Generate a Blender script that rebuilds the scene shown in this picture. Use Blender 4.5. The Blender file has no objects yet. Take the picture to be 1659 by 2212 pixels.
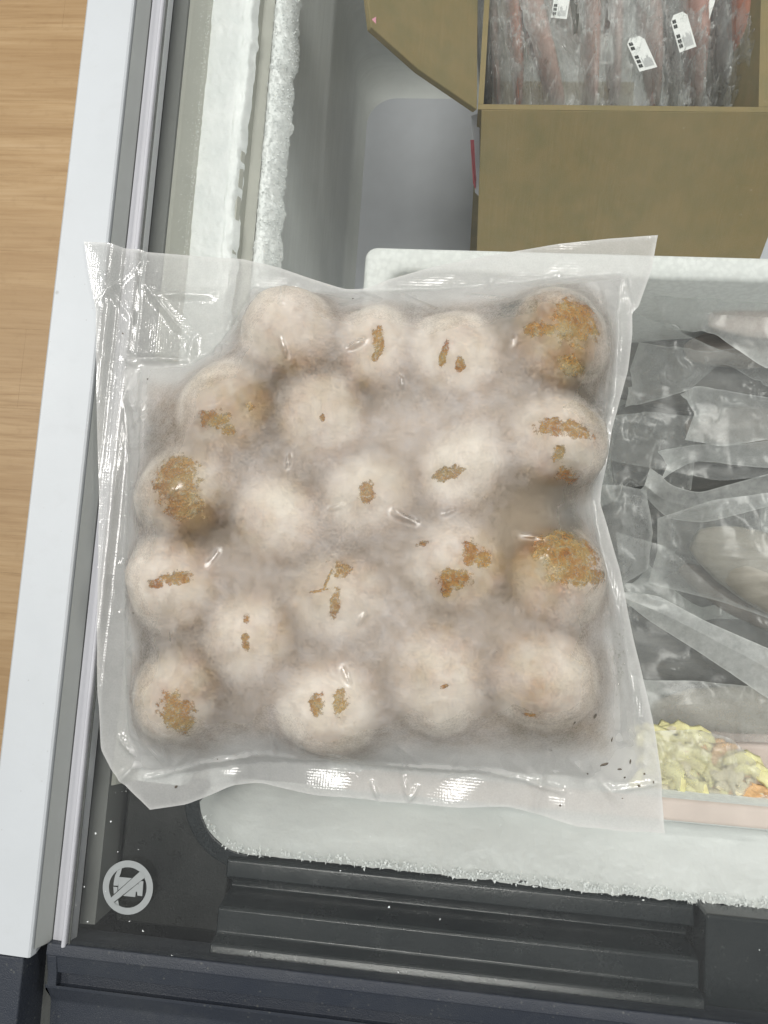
import bpy, bmesh, math, random
import numpy as np
from mathutils import Matrix, Vector, Euler
random.seed(7)
RNG = np.random.default_rng(7)
sc = bpy.context.scene
COL = sc.collection

# ------------------------------------------------------------------ camera
H = 0.45                                    # metres from lens to the glass lid (z = 0)
CAM_ROT = (0.10510, 0.08650, 0.06888)
cam_data = bpy.data.cameras.new('camera')
cam = bpy.data.objects.new('camera', cam_data)
COL.objects.link(cam)
cam.location = (0, 0, H)
cam.rotation_euler = CAM_ROT
cam_data.sensor_fit = 'HORIZONTAL'
cam_data.sensor_width = 36.0
cam_data.lens = 36.0
cam_data.clip_start = 0.01
cam_data.clip_end = 50.0
sc.camera = cam
RM = np.array(Euler(CAM_ROT, 'XYZ').to_matrix())


def P(px, py, z):
    """pixel of the 1659 x 2212 view -> point on the horizontal plane at height z"""
    d = RM @ np.array([px - 829.5, -(py - 1106.0), -1659.0])
    t = (z - H) / d[2]
    return np.array([d[0] * t, d[1] * t, z])


# ------------------------------------------------------------------ world and lamps
world = bpy.data.worlds.new('World')
sc.world = world
world.use_nodes = True
bg = world.node_tree.nodes['Background']
bg.inputs[0].default_value = (0.93, 0.97, 1.0, 1)
bg.inputs[1].default_value = 0.35


def ceiling_lamp(loc, sx, sy, power, col=(1.0, 0.97, 0.93)):
    l = bpy.data.lights.new('ceiling_lamp', 'AREA')
    l.shape = 'RECTANGLE'
    l.size, l.size_y = sx, sy
    l.energy = power
    l.color = col
    o = bpy.data.objects.new('ceiling_lamp', l)
    o.location = loc
    COL.objects.link(o)


ceiling_lamp((-0.1, 0.35, 2.6), 1.1, 1.0, 42)
ceiling_lamp((-2.0, 0.9, 2.2), 0.25, 1.2, 30)
ceiling_lamp((2.2, 1.0, 2.2), 0.25, 1.2, 34)
ceiling_lamp((0.2, 3.0, 2.2), 1.2, 0.25, 34)

sc.view_settings.view_transform = 'Standard'
sc.view_settings.look = 'None'
sc.view_settings.exposure = 0.0
sc.view_settings.gamma = 1.0
sc.cycles.transparent_max_bounces = 32
sc.cycles.max_bounces = 8
sc.cycles.diffuse_bounces = 3
sc.cycles.use_denoising = True
sc.cycles.adaptive_threshold = 0.03


# ------------------------------------------------------------------ helpers
def tag(o, label=None, cat=None, group=None, kind=None):
    if label: o['label'] = label
    if cat: o['category'] = cat
    if group: o['group'] = group
    if kind: o['kind'] = kind
    return o


def thing(name, loc, label, cat, group=None):
    o = bpy.data.objects.new(name, None)
    o.empty_display_size = 0.02
    o.location = loc
    COL.objects.link(o)
    return tag(o, label, cat, group)


def adopt(o, parent):
    if parent is not None:
        o.parent = parent
        o.matrix_parent_inverse = Matrix.Translation(-Vector(parent.location))
    return o


def mesh(name, verts, faces, mat, parent=None, smooth=False, attrs=None):
    me = bpy.data.meshes.new(name)
    me.from_pydata([tuple(map(float, v)) for v in verts], [], [tuple(map(int, f)) for f in faces])
    me.update()
    if smooth:
        me.shade_smooth()
    for k, arr in (attrs or {}).items():
        a = me.attributes.new(k, 'FLOAT', 'POINT')
        a.data.foreach_set('value', np.asarray(arr, dtype=np.float32).ravel())
    if mat: me.materials.append(mat)
    o = bpy.data.objects.new(name, me)
    COL.objects.link(o)
    return adopt(o, parent)


def fix_normals(me):
    bm = bmesh.new(); bm.from_mesh(me)
    bmesh.ops.recalc_face_normals(bm, faces=bm.faces)
    bm.to_mesh(me); bm.free()


def bevel(o, w=0.002, seg=2, angle=35):
    m = o.modifiers.new('bevel', 'BEVEL')
    m.width = w; m.segments = seg; m.limit_method = 'ANGLE'; m.angle_limit = math.radians(angle)
    for p in o.data.polygons: p.use_smooth = True
    o.modifiers.new('wn', 'WEIGHTED_NORMAL')
    return o


def box(name, a, b, mat, parent=None, bev=0):
    (x0, y0, z0), (x1, y1, z1) = a, b
    v = [(x0, y0, z0), (x1, y0, z0), (x1, y1, z0), (x0, y1, z0), (x0, y0, z1), (x1, y0, z1), (x1, y1, z1), (x0, y1, z1)]
    f = [(3, 2, 1, 0), (4, 5, 6, 7), (0, 1, 5, 4), (1, 2, 6, 5), (2, 3, 7, 6), (3, 0, 4, 7)]
    o = mesh(name, v, f, mat, parent)
    if bev: bevel(o, bev)
    return o


def extrude(name, prof, axis, a, b, mat, parent=None, bev=0, closed=True):
    """profile in (u, z) swept along axis 'x' or 'y' from a to b; a and b may be functions of u"""
    fa = a if callable(a) else (lambda u: a)
    fb = b if callable(b) else (lambda u: b)
    n = len(prof)
    if axis == 'y':
        v = [(u, fa(u), z) for u, z in prof] + [(u, fb(u), z) for u, z in prof]
    else:
        v = [(fa(u), u, z) for u, z in prof] + [(fb(u), u, z) for u, z in prof]
    f = [(i, (i + 1) % n, n + (i + 1) % n, n + i) for i in range(n if closed else n - 1)]
    if closed:
        f += [tuple(range(n))[::-1], tuple(range(n, 2 * n))]
    o = mesh(name, v, f, mat, parent)
    if closed: fix_normals(o.data)
    if bev: bevel(o, bev)
    return o


def slab(name, pts, thick, mat, parent=None, bev=0, smooth=False):
    """closed prism: polygon of 3D points with a thickness vector"""
    pts = [np.array(p, float) for p in pts]
    t = np.array(thick, float)
    n = len(pts)
    v = pts + [p + t for p in pts]
    f = [tuple(range(n)), tuple(range(n, 2 * n))[::-1]] + [(i, n + i, n + (i + 1) % n, (i + 1) % n) for i in range(n)]
    o = mesh(name, v, f, mat, parent)
    fix_normals(o.data)
    if bev: bevel(o, bev)
    return o


def grid_faces(nu, nv):
    i = np.arange(nu - 1)[:, None] * nv + np.arange(nv - 1)[None, :]
    return np.stack([i, i + nv, i + nv + 1, i + 1], -1).reshape(-1, 4)


_TAB = {}


def vnoise(x, y, seed=0):
    """smooth value noise in [0, 1]"""
    x = np.asarray(x, float); y = np.asarray(y, float)
    if seed not in _TAB: _TAB[seed] = np.random.default_rng(seed).random((256, 256))
    tab = _TAB[seed]
    xi = np.floor(x).astype(int); yi = np.floor(y).astype(int)
    fx = x - xi; fy = y - yi
    fx = fx * fx * (3 - 2 * fx); fy = fy * fy * (3 - 2 * fy)
    g = lambda a, b: tab[a % 256, b % 256]
    return (g(xi, yi) * (1 - fx) * (1 - fy) + g(xi + 1, yi) * fx * (1 - fy) + g(xi, yi + 1) * (1 - fx) * fy + g(xi + 1, yi + 1) * fx * fy)


def fbm(x, y, seed=0, octv=4):
    s = 0; a = 0.5; t = 0
    for k in range(octv):
        s = s + a * vnoise(x * 2 ** k + 17.3 * k, y * 2 ** k + 5.1 * k, seed + k); t += a; a *= 0.5
    return s / t


def sstep(a, b, x):
    t = np.clip((x - a) / (b - a), 0, 1)
    return t * t * (3 - 2 * t)


def seg_dist(X, Y, a, b):
    a = np.array(a[:2]); b = np.array(b[:2]); d = b - a
    t = np.clip(((X - a[0]) * d[0] + (Y - a[1]) * d[1]) / (d @ d), 0, 1)
    return np.hypot(X - a[0] - t * d[0], Y - a[1] - t * d[1]), t


def in_poly(X, Y, poly):
    inside = np.zeros(X.shape, bool)
    n = len(poly)
    for i in range(n):
        x0, y0 = poly[i][:2]; x1, y1 = poly[(i + 1) % n][:2]
        c = ((y0 > Y) != (y1 > Y))
        xx = (x1 - x0) * (Y - y0) / (y1 - y0 + 1e-12) + x0
        inside ^= c & (X < xx)
    return inside


def poly_dist(X, Y, poly):
    d = np.full(X.shape, 9.0)
    for i in range(len(poly)):
        d = np.minimum(d, seg_dist(X, Y, poly[i], poly[(i + 1) % len(poly)])[0])
    return d


def polyline(pts, n):
    pts = np.array(pts, float)
    s = np.concatenate([[0], np.cumsum(np.linalg.norm(np.diff(pts, axis=0), axis=1))]); s /= s[-1]
    t = np.linspace(0, 1, n)
    return np.stack([np.interp(t, s, pts[:, k]) for k in range(pts.shape[1])], 1)


def smooth_line(p, k=2):
    for _ in range(k):
        q = p.copy(); q[1:-1] = (p[:-2] + 2 * p[1:-1] + p[2:]) / 4; p = q
    return p


# ------------------------------------------------------------------ materials
class NT:
    def __init__(s, name):
        s.m = bpy.data.materials.new(name); s.m.use_nodes = True
        s.t = s.m.node_tree; s.t.nodes.clear()
        s.out = s.n('ShaderNodeOutputMaterial')

    def n(s, t, **kw):
        nd = s.t.nodes.new(t)
        for k, v in kw.items(): setattr(nd, k, v)
        return nd

    def put(s, sock, v):
        if isinstance(v, bpy.types.NodeSocket): s.t.links.new(v, sock)
        elif isinstance(v, (tuple, list)): sock.default_value = tuple(v) + ((1,) if len(v) == 3 and sock.type == 'RGBA' else ())
        else: sock.default_value = v

    def coords(s, kind='Object', scale=(1, 1, 1)):
        tc = s.n('ShaderNodeTexCoord'); mp = s.n('ShaderNodeMapping')
        s.t.links.new(tc.outputs[kind], mp.inputs[0]); mp.inputs['Scale'].default_value = scale
        return mp.outputs[0]

    def noise(s, scale, detail=4, vec=None, rough=0.55, dist=0.0):
        nd = s.n('ShaderNodeTexNoise')
        nd.inputs['Scale'].default_value = scale; nd.inputs['Detail'].default_value = detail
        nd.inputs['Roughness'].default_value = rough; nd.inputs['Distortion'].default_value = dist
        if vec is not None: s.t.links.new(vec, nd.inputs['Vector'])
        return nd.outputs['Fac']

    def vor(s, scale, vec=None, out='Distance', feature='F1'):
        nd = s.n('ShaderNodeTexVoronoi', feature=feature); nd.inputs['Scale'].default_value = scale
        if vec is not None: s.t.links.new(vec, nd.inputs['Vector'])
        return nd.outputs[out]

    def ramp(s, fac, stops):
        r = s.n('ShaderNodeValToRGB'); e = r.color_ramp.elements
        while len(e) < len(stops): e.new(0.5)
        for k, (p, c) in enumerate(stops):
            e[k].position = p; e[k].color = tuple(c) + (1,) if len(c) == 3 else c
        s.t.links.new(fac, r.inputs[0]); return r.outputs[0]

    def math(s, op, a, b=0.0, c=None, clamp=False):
        nd = s.n('ShaderNodeMath', operation=op, use_clamp=clamp)
        s.put(nd.inputs[0], a); s.put(nd.inputs[1], b)
        if c is not None: s.put(nd.inputs[2], c)
        return nd.outputs[0]

    def mapr(s, v, a, b, c, d, smooth=False):
        nd = s.n('ShaderNodeMapRange', interpolation_type='SMOOTHSTEP' if smooth else 'LINEAR')
        s.put(nd.inputs[0], v)
        for k, x in enumerate((a, b, c, d)): s.put(nd.inputs[k + 1], x)
        return nd.outputs[0]

    def mix(s, f, a, b, mode='MIX'):
        nd = s.n('ShaderNodeMix', data_type='RGBA', blend_type=mode)
        s.put(nd.inputs[0], f); s.put(nd.inputs[6], a); s.put(nd.inputs[7], b)
        return nd.outputs[2]

    def attr(s, name):
        return s.n('ShaderNodeAttribute', attribute_name=name).outputs['Fac']

    def bump(s, h, strength=0.3, dist=0.001, normal=None):
        b = s.n('ShaderNodeBump'); b.inputs['Strength'].default_value = strength; b.inputs['Distance'].default_value = dist
        s.t.links.new(h, b.inputs['Height'])
        if normal is not None: s.t.links.new(normal, b.inputs['Normal'])
        return b.outputs[0]

    def bsdf(s, base, rough=0.5, normal=None, **kw):
        b = s.n('ShaderNodeBsdfPrincipled')
        s.put(b.inputs['Base Color'], base); s.put(b.inputs['Roughness'], rough)
        if normal is not None: s.t.links.new(normal, b.inputs['Normal'])
        for k, v in kw.items(): s.put(b.inputs[k], v)
        return b.outputs[0]

    def mixsh(s, f, a, b):
        nd = s.n('ShaderNodeMixShader'); s.put(nd.inputs[0], f)
        s.t.links.new(a, nd.inputs[1]); s.t.links.new(b, nd.inputs[2]); return nd.outputs[0]

    def schlick(s, f0, f1=1.0, power=4.0, normal=None):
        lw = s.n('ShaderNodeLayerWeight'); lw.inputs[0].default_value = 0.5
        if normal is not None: s.t.links.new(normal, lw.inputs['Normal'])
        return s.mapr(s.math('POWER', lw.outputs['Facing'], power), 0, 1, f0, f1)

    def transparent(s, col=(1, 1, 1)):
        t = s.n('ShaderNodeBsdfTransparent'); s.put(t.inputs[0], col); return t.outputs[0]

    def done(s, sh):
        s.t.links.new(sh, s.out.inputs[0]); return s.m


def plain(name, base, rough=0.5, var=0.08, nscale=40, bump=0.0, bscale=600, **kw):
    t = NT(name); v = t.coords()
    n = t.noise(nscale, 5, v)
    c = t.mix(t.mapr(n, 0.3, 0.7, 0, 1), tuple(x * (1 - var) for x in base), tuple(min(1, x * (1 + var)) for x in base))
    nm = t.bump(t.noise(bscale, 3, v), bump, 0.0008) if bump else None
    return t.done(t.bsdf(c, rough, nm, **kw))


def make_film(name, tint=(0.86, 0.87, 0.86), use_attr=False, alpha=0.25, gloss=0.14, grough=0.12, var=0.35, nscale=180):
    """thin plastic film: transparent, milky where frosted, with a gloss coat"""
    t = NT(name); v = t.coords()
    n1 = t.noise(nscale, 6, v, 0.7)
    n2 = t.noise(35, 4, v)
    mod = t.mapr(t.math('ADD', t.math('MULTIPLY', n1, 0.6), t.math('MULTIPLY', n2, 0.4)), 0.32, 0.68, 1 - var, 1 + var)
    a0 = t.attr('frost') if use_attr else alpha
    a = t.math('MULTIPLY', a0, mod, clamp=True)
    d = t.n('ShaderNodeBsdfDiffuse'); t.put(d.inputs[0], tint)
    tr = t.n('ShaderNodeBsdfTranslucent'); t.put(tr.inputs[0], tint)
    body = t.mixsh(0.35, d.outputs[0], tr.outputs[0])
    base = t.mixsh(a, t.transparent((0.985, 0.99, 0.988)), body)
    g = t.n('ShaderNodeBsdfGlossy'); t.put(g.inputs['Color'], (1, 1, 1)); t.put(g.inputs['Roughness'], grough)
    nb = t.bump(t.noise(70, 3, v, 0.5, 0.6), 0.18, 0.0015)
    t.put(g.inputs['Normal'], nb)
    f = t.schlick(gloss * 0.35, 0.5, 4, nb)
    return t.done(t.mixsh(f, base, g.outputs[0]))


def make_bag_film():
    t = NT('bag_film'); v = t.coords()
    fr = t.attr('frost'); bare = t.attr('bare')
    n1 = t.noise(900, 5, v, 0.8); n2 = t.noise(130, 5, v, 0.6); n3 = t.noise(30, 3, v)
    edge = t.noise(210, 8, v, 0.72)
    bm = t.math('ADD', bare, t.math('MULTIPLY', t.math('SUBTRACT', edge, 0.5), 2.2))
    bmask = t.math('MULTIPLY', t.mapr(bm, 0.44, 0.72, 0, 1, True), t.mapr(t.noise(520, 4, v, 0.7), 0.52, 0.66, 1, 0.45))
    bmask = t.math('MULTIPLY', bmask, t.mapr(bare, 0.22, 0.42, 0, 1))
    mod = t.math('ADD', t.math('ADD', t.mapr(n1, 0.3, 0.7, -0.24, 0.24), t.mapr(n2, 0.3, 0.7, -0.13, 0.13)), t.mapr(n3, 0.3, 0.7, -0.12, 0.12))
    amt = t.mapr(t.attr('warm'), 0, 1, 0.25, 0.9)
    a = t.math('ADD', fr, t.math('MULTIPLY', mod, amt), clamp=True)
    a = t.math('MULTIPLY', a, t.mapr(bmask, 0, 1, 1, 0.10))
    tint = t.mix(t.mapr(n2, 0.35, 0.65, 0, 1), (0.83, 0.735, 0.65), (0.77, 0.72, 0.68))  # taupe stands in for ball colour bleeding into the shaded gaps
    tint = t.mix(t.math('MULTIPLY', t.attr('cont'), t.mapr(n3, 0.3, 0.6, 0.6, 1)), tint, (0.955, 0.91, 0.82))  # cream contact frost, also carries the lighter shading of the ball tops
    tint = t.mix(t.attr('warm'), (0.85, 0.85, 0.825), tint)
    d = t.n('ShaderNodeBsdfDiffuse'); t.put(d.inputs[0], tint)
    tr = t.n('ShaderNodeBsdfTranslucent'); t.put(tr.inputs[0], tint)
    body = t.mixsh(0.38, d.outputs[0], tr.outputs[0])
    rf = t.n('ShaderNodeBsdfRefraction'); t.put(rf.inputs['Roughness'], 0.8); t.put(rf.inputs['IOR'], 1.4); t.put(rf.inputs['Color'], (0.99, 0.985, 0.98))
    clear = t.mixsh(t.math('MULTIPLY', t.attr('pouch'), t.schlick(0.88, 0.0, 1.6)), t.transparent((0.985, 0.988, 0.985)), rf.outputs[0])
    base = t.mixsh(a, t.mixsh(bmask, clear, t.transparent((0.97, 0.97, 0.96))), body)
    g = t.n('ShaderNodeBsdfGlossy'); t.put(g.inputs['Roughness'], t.mapr(t.attr('matte'), 0, 1, 0.13, 0.5))
    sx = t.n('ShaderNodeSeparateXYZ'); t.t.links.new(v, sx.inputs[0])
    weave = t.math('MULTIPLY', t.math('ADD', t.math('SINE', t.math('MULTIPLY', sx.outputs[0], 3900.0)), t.math('SINE', t.math('MULTIPLY', sx.outputs[1], 3900.0))), t.math('SUBTRACT', 1.0, t.attr('pouch')))
    nb = t.bump(weave, 0.12, 0.00012, t.bump(t.noise(90, 4, v, 0.55, 0.8), 0.25, 0.002))
    t.put(g.inputs['Normal'], nb)
    f = t.math('MULTIPLY', t.schlick(0.085, 0.45, 4, nb), t.mapr(t.attr('matte'), 0, 1, 1, 0.22))
    return t.done(t.mixsh(f, base, g.outputs[0]))


def make_lower_film():
    t = NT('gap_shade_film'); v = t.coords(); fr = t.attr('frost')
    n = t.noise(160, 6, v, 0.7); n2 = t.noise(40, 3, v)
    c = t.mix(t.mapr(n, 0.35, 0.65, 0, 1), (0.60, 0.47, 0.33), (0.72, 0.60, 0.46))  # tan stands in for shade and ball-coloured bounce in the gaps
    c = t.mix(t.attr('warm'), (0.74, 0.745, 0.735), c)
    d = t.n('ShaderNodeBsdfDiffuse'); t.put(d.inputs[0], c); tr = t.n('ShaderNodeBsdfTranslucent'); t.put(tr.inputs[0], c)
    a = t.math('MULTIPLY', fr, t.mapr(n2, 0.3, 0.7, 0.8, 1.15), clamp=True)
    return t.done(t.mixsh(a, t.transparent((0.985, 0.985, 0.98)), t.mixsh(0.4, d.outputs[0], tr.outputs[0])))


def make_floor_wood():
    t = NT('floor_wood'); g = t.n('ShaderNodeNewGeometry').outputs['Position']
    def mp(sx, sy):
        m = t.n('ShaderNodeMapping'); t.t.links.new(g, m.inputs[0]); m.inputs['Scale'].default_value = (sx, sy, 1); return m.outputs[0]
    n1 = t.noise(1.0, 8, mp(3.2, 42), 0.62, 0.6); n2 = t.noise(1.0, 6, mp(7, 170), 0.65); n3 = t.noise(1.0, 4, mp(1.6, 14), 0.5, 0.4); n4 = t.noise(1, 5, mp(45, 60), 0.6)
    c = t.ramp(n1, [(0.30, (0.36, 0.215, 0.095)), (0.45, (0.50, 0.325, 0.16)), (0.56, (0.57, 0.39, 0.205)), (0.72, (0.62, 0.44, 0.25))])
    c = t.mix(0.5, c, t.ramp(n2, [(0.32, (0.34, 0.205, 0.095)), (0.5, (0.53, 0.355, 0.18)), (0.7, (0.63, 0.45, 0.26))]))
    c = t.mix(t.mapr(n3, 0.42, 0.62, 0.0, 0.55), c, (0.44, 0.28, 0.135))
    c = t.mix(t.mapr(n4, 0.55, 0.75, 0, 0.3), c, (0.36, 0.22, 0.10))
    c = t.mix(1.0, c, (0.9, 0.9, 0.9), 'MULTIPLY')
    return t.done(t.bsdf(c, 0.45, t.bump(n2, 0.12, 0.0006)))


def make_cardboard():
    t = NT('cardboard'); v = t.coords('Object', (1, 1, 1)); fl = t.coords('Object', (900, 25, 25))
    n = t.noise(1.0, 3, fl); n2 = t.noise(60, 5, v); n3 = t.noise(9, 3, v)
    c = t.mix(t.mapr(n, 0.35, 0.65, 0, 1), (0.232, 0.178, 0.076), (0.252, 0.193, 0.086))
    c = t.mix(t.mapr(n2, 0.4, 0.7, 0, 0.7), c, (0.18, 0.158, 0.068))
    c = t.mix(t.mapr(n3, 0.4, 0.65, 0, 0.3), c, (0.28, 0.212, 0.096))
    sp = t.vor(70, v)
    c = t.mix(t.mapr(sp, 0.0, 0.06, 0.45, 0), c, (0.5, 0.45, 0.35))
    return t.done(t.bsdf(c, 0.85, t.bump(n, 0.2, 0.0006)))


def make_foam(name, base):
    t = NT(name); v = t.coords()
    vd = t.vor(260, v); n = t.noise(40, 4, v)
    c = t.mix(t.mapr(vd, 0.35, 0.7, 0, 0.5), base, tuple(x * 0.8 for x in base))
    c = t.mix(t.mapr(n, 0.5, 0.75, 0, 0.3), c, tuple(x * 0.85 for x in base))
    return t.done(t.bsdf(c, 0.7, t.bump(vd, -0.45, 0.0012), **{'Specular IOR Level': 0.3}))


def make_ball():
    t = NT('crumb_crust'); v = t.coords('Object')
    oi = t.n('ShaderNodeObjectInfo'); loc = t.n('ShaderNodeVectorMath', operation='ADD')
    mul = t.n('ShaderNodeVectorMath', operation='SCALE'); t.t.links.new(oi.outputs['Location'], mul.inputs[0]); mul.inputs['Scale'].default_value = 90
    t.t.links.new(v, loc.inputs[0]); t.t.links.new(mul.outputs[0], loc.inputs[1]); vv = loc.outputs[0]
    n1 = t.noise(1.7, 6, vv, 0.7); n2 = t.noise(9, 6, vv, 0.75); vd = t.vor(11, vv)
    c = t.ramp(n1, [(0.32, (0.58, 0.19, 0.04)), (0.44, (0.88, 0.42, 0.10)), (0.55, (0.97, 0.62, 0.20)), (0.68, (0.98, 0.84, 0.50))])
    c = t.mix(t.mapr(n2, 0.53, 0.60, 0, 0.75), c, (0.98, 0.86, 0.54))
    c = t.mix(t.mapr(vd, 0.0, 0.35, 0.35, 0), c, (0.66, 0.28, 0.07))
    c = t.mix(t.mapr(oi.outputs['Random'], 0, 1, 0.0, 0.35), c, (0.80, 0.66, 0.45))
    return t.done(t.bsdf(c, 0.38, t.bump(n2, 0.8, 0.12)))


def make_frost():
    t = NT('frost'); v = t.coords()
    n = t.noise(500, 4, v); n2 = t.noise(60, 4, v)
    c = t.mix(t.mapr(n2, 0.35, 0.65, 0, 1), (0.80, 0.83, 0.82), (0.90, 0.92, 0.91))
    return t.done(t.bsdf(c, t.mapr(n, 0.3, 0.7, 0.25, 0.7), t.bump(n, 0.5, 0.001)))


def make_glass():
    t = NT('lid_glass'); v = t.coords()
    g = t.n('ShaderNodeBsdfGlossy'); t.put(g.inputs['Roughness'], 0.02)
    d = t.n('ShaderNodeBsdfDiffuse'); t.put(d.inputs[0], (0.8, 0.82, 0.8))
    n = t.noise(14, 5, v, 0.6); n2 = t.noise(900, 2, v)
    haze = t.math('MULTIPLY', t.mapr(n, 0.3, 0.7, 0.002, 0.012), t.mapr(n2, 0.3, 0.7, 0.6, 1.4))
    base = t.mixsh(haze, t.transparent((0.978, 0.985, 0.978)), d.outputs[0])
    return t.done(t.mixsh(t.schlick(0.04, 0.9, 5), base, g.outputs[0]))


def make_liner():
    t = NT('frosted_liner'); v = t.coords()
    n = t.noise(18, 6, v, 0.65); vs = t.coords('Object', (6, 1.2, 60)); st = t.noise(3, 5, vs)
    c = t.mix(t.mapr(n, 0.35, 0.65, 0, 1), (0.72, 0.75, 0.735), (0.80, 0.825, 0.81))
    c = t.mix(t.mapr(st, 0.4, 0.7, 0, 0.5), c, (0.66, 0.68, 0.66))
    return t.done(t.bsdf(c, 0.45, t.bump(t.noise(300, 4, v), 0.25, 0.0008)))


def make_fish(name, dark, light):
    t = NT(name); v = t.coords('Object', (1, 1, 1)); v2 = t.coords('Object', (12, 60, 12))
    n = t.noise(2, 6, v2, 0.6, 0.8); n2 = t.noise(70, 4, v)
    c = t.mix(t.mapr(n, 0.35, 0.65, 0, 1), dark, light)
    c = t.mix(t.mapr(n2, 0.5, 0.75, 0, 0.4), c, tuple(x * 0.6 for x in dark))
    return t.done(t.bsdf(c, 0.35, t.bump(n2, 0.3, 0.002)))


def worn(name, base, rough, speck, dens=0.03, sscale=90, bump=0.05, bscale=900, smudge=0.12):
    t = NT(name); v = t.coords()
    n = t.noise(7, 6, v, 0.65); n2 = t.noise(45, 5, v, 0.7)
    c = t.mix(t.mapr(n, 0.4, 0.7, 0, smudge), base, speck)
    c = t.mix(t.mapr(n2, 0.55, 0.75, 0, smudge * 0.8), c, speck)
    vd = t.vor(sscale, v); gate = t.mapr(t.noise(sscale * 0.23, 3, v), 0.45, 0.62, 0, 1)
    c = t.mix(t.math('MULTIPLY', t.mapr(vd, dens, dens * 2.4, 0.85, 0), gate), c, speck)
    vd2 = t.vor(sscale * 3.1, v); c = t.mix(t.math('MULTIPLY', t.mapr(vd2, dens, dens * 2.4, 0.6, 0), gate), c, speck)
    return t.done(t.bsdf(c, t.mapr(n2, 0.3, 0.7, rough * 0.8, rough * 1.25), t.bump(t.noise(bscale, 3, v), bump, 0.0008)))


M = dict(
    wood=make_floor_wood(), card=make_cardboard(), ball=make_ball(), frost=make_frost(), glass=make_glass(), liner=make_liner(),
    bank=plain('frosted_wall_white', (0.80, 0.82, 0.81), 0.4, 0.04, 25, 0.3, 350),
    bag=make_bag_film(), lower=make_lower_film(),
    linerfloor=plain('pale_liner_floor', (0.62, 0.64, 0.69), 0.5, 0.04, 30),
    white=worn('white_painted_metal', (0.56, 0.59, 0.61), 0.38, (0.30, 0.30, 0.28), 0.025, 35, 0.06),
    greyface=plain('shaded_rail_grey', (0.33, 0.345, 0.33), 0.5, 0.04, 20),  # grey paints in the darker, less lit inner side of the white rail
    lav=plain('pale_trim_plastic', (0.50, 0.505, 0.535), 0.35, 0.03, 20),
    gasket=plain('dark_gasket', (0.085, 0.09, 0.085), 0.6, 0.15, 60),
    recess=plain('shaded_recess_grey', (0.17, 0.175, 0.165), 0.55, 0.06, 30),  # dark grey holds the shade under the rail
    beige=plain('beige_rim_plastic', (0.45, 0.45, 0.40), 0.5, 0.05, 30),
    navy=worn('navy_textured_plastic', (0.024, 0.030, 0.043), 0.5, (0.10, 0.105, 0.10), 0.09, 260, 0.5, 1400, 0.22),
    black=worn('black_frame_plastic', (0.016, 0.017, 0.016), 0.3, (0.07, 0.072, 0.066), 0.08, 300, 0.15, 700, 0.15),
    greyframe=worn('grey_frame_plastic', (0.010, 0.0135, 0.0150), 0.24, (0.035, 0.039, 0.038), 0.07, 260, 0.12, 700, 0.2),
    foam=make_foam('white_foam', (0.80, 0.82, 0.80)),
    print_white=plain('white_print', (0.30, 0.32, 0.32), 0.6, 0.04, 300),
    print_dark=plain('dark_print', (0.03, 0.032, 0.03), 0.6, 0.1, 300),
    sticker=plain('sticker_paper', (0.78, 0.79, 0.77), 0.6, 0.04, 300),
    sticker_grey=plain('sticker_grey_print', (0.42, 0.43, 0.43), 0.6, 0.2, 500),
    dirt=plain('dark_dirt', (0.13, 0.11, 0.085), 0.8, 0.3, 300),
    salmon=make_fish('salmon_flesh', (0.42, 0.15, 0.09), (0.58, 0.27, 0.185)),
    salmon2=make_fish('pink_salmon_flesh', (0.36, 0.19, 0.155), (0.50, 0.31, 0.26)),
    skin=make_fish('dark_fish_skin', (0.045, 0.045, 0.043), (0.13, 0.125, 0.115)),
    fish=make_fish('grey_fish_flesh', (0.14, 0.115, 0.095), (0.27, 0.23, 0.195)),
    palefish=make_fish('pale_fish_flesh', (0.36, 0.33, 0.28), (0.50, 0.46, 0.40)),
    film=make_film('clear_film', use_attr=True, gloss=0.08, grough=0.22),
    rimpink=plain('pinkish_foam_rim', (0.74, 0.63, 0.57), 0.6, 0.05, 60, 0.15, 500),
    redtape=plain('red_print', (0.50, 0.05, 0.07), 0.5, 0.1, 80),
    pinktape=plain('pink_tape', (0.75, 0.33, 0.42), 0.5, 0.1, 80),
    tray=plain('pink_foam_tray', (0.66, 0.55, 0.50), 0.6, 0.06, 60, 0.2, 500),
    cabbage=plain('cabbage', (0.88, 0.76, 0.40), 0.45, 0.25, 120, 0.3, 300),
    onion=plain('onion', (0.78, 0.70, 0.50), 0.45, 0.2, 120, 0.3, 300),
    carrot=plain('carrot', (0.76, 0.46, 0.22), 0.45, 0.2, 120, 0.3, 300),
)


def make_drop():
    t = NT('water_drop')
    g = t.n('ShaderNodeBsdfGlossy'); t.put(g.inputs['Roughness'], 0.03)
    return t.done(t.mixsh(t.schlick(0.05, 0.7, 3), t.transparent((0.9, 0.9, 0.88)), g.outputs[0]))


M['drop'] = make_drop()

# ------------------------------------------------------------------ floor
ZF = -0.85
floor = mesh('floor', [(-3, -3, ZF - 0.02), (3, -3, ZF - 0.02), (3, 3, ZF - 0.02), (-3, 3, ZF - 0.02)], [(0, 1, 2, 3)], M['wood'])
tag(floor, kind='structure')
y = -1.35
pw = 0.148
k = 0
while y < 1.3:
    off = [0.0, 0.55, 0.2, 0.8, 0.38][k % 5]
    for x0 in (-2.2 + off - 0.35, -1.0 + off - 0.35):
        p = box('plank', (0, 0, 0), (1.1998, pw - 0.00015, 0.0196), M['wood'], floor)
        p.location = (x0, y, ZF - 0.0195)
    y += pw; k += 1

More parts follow.
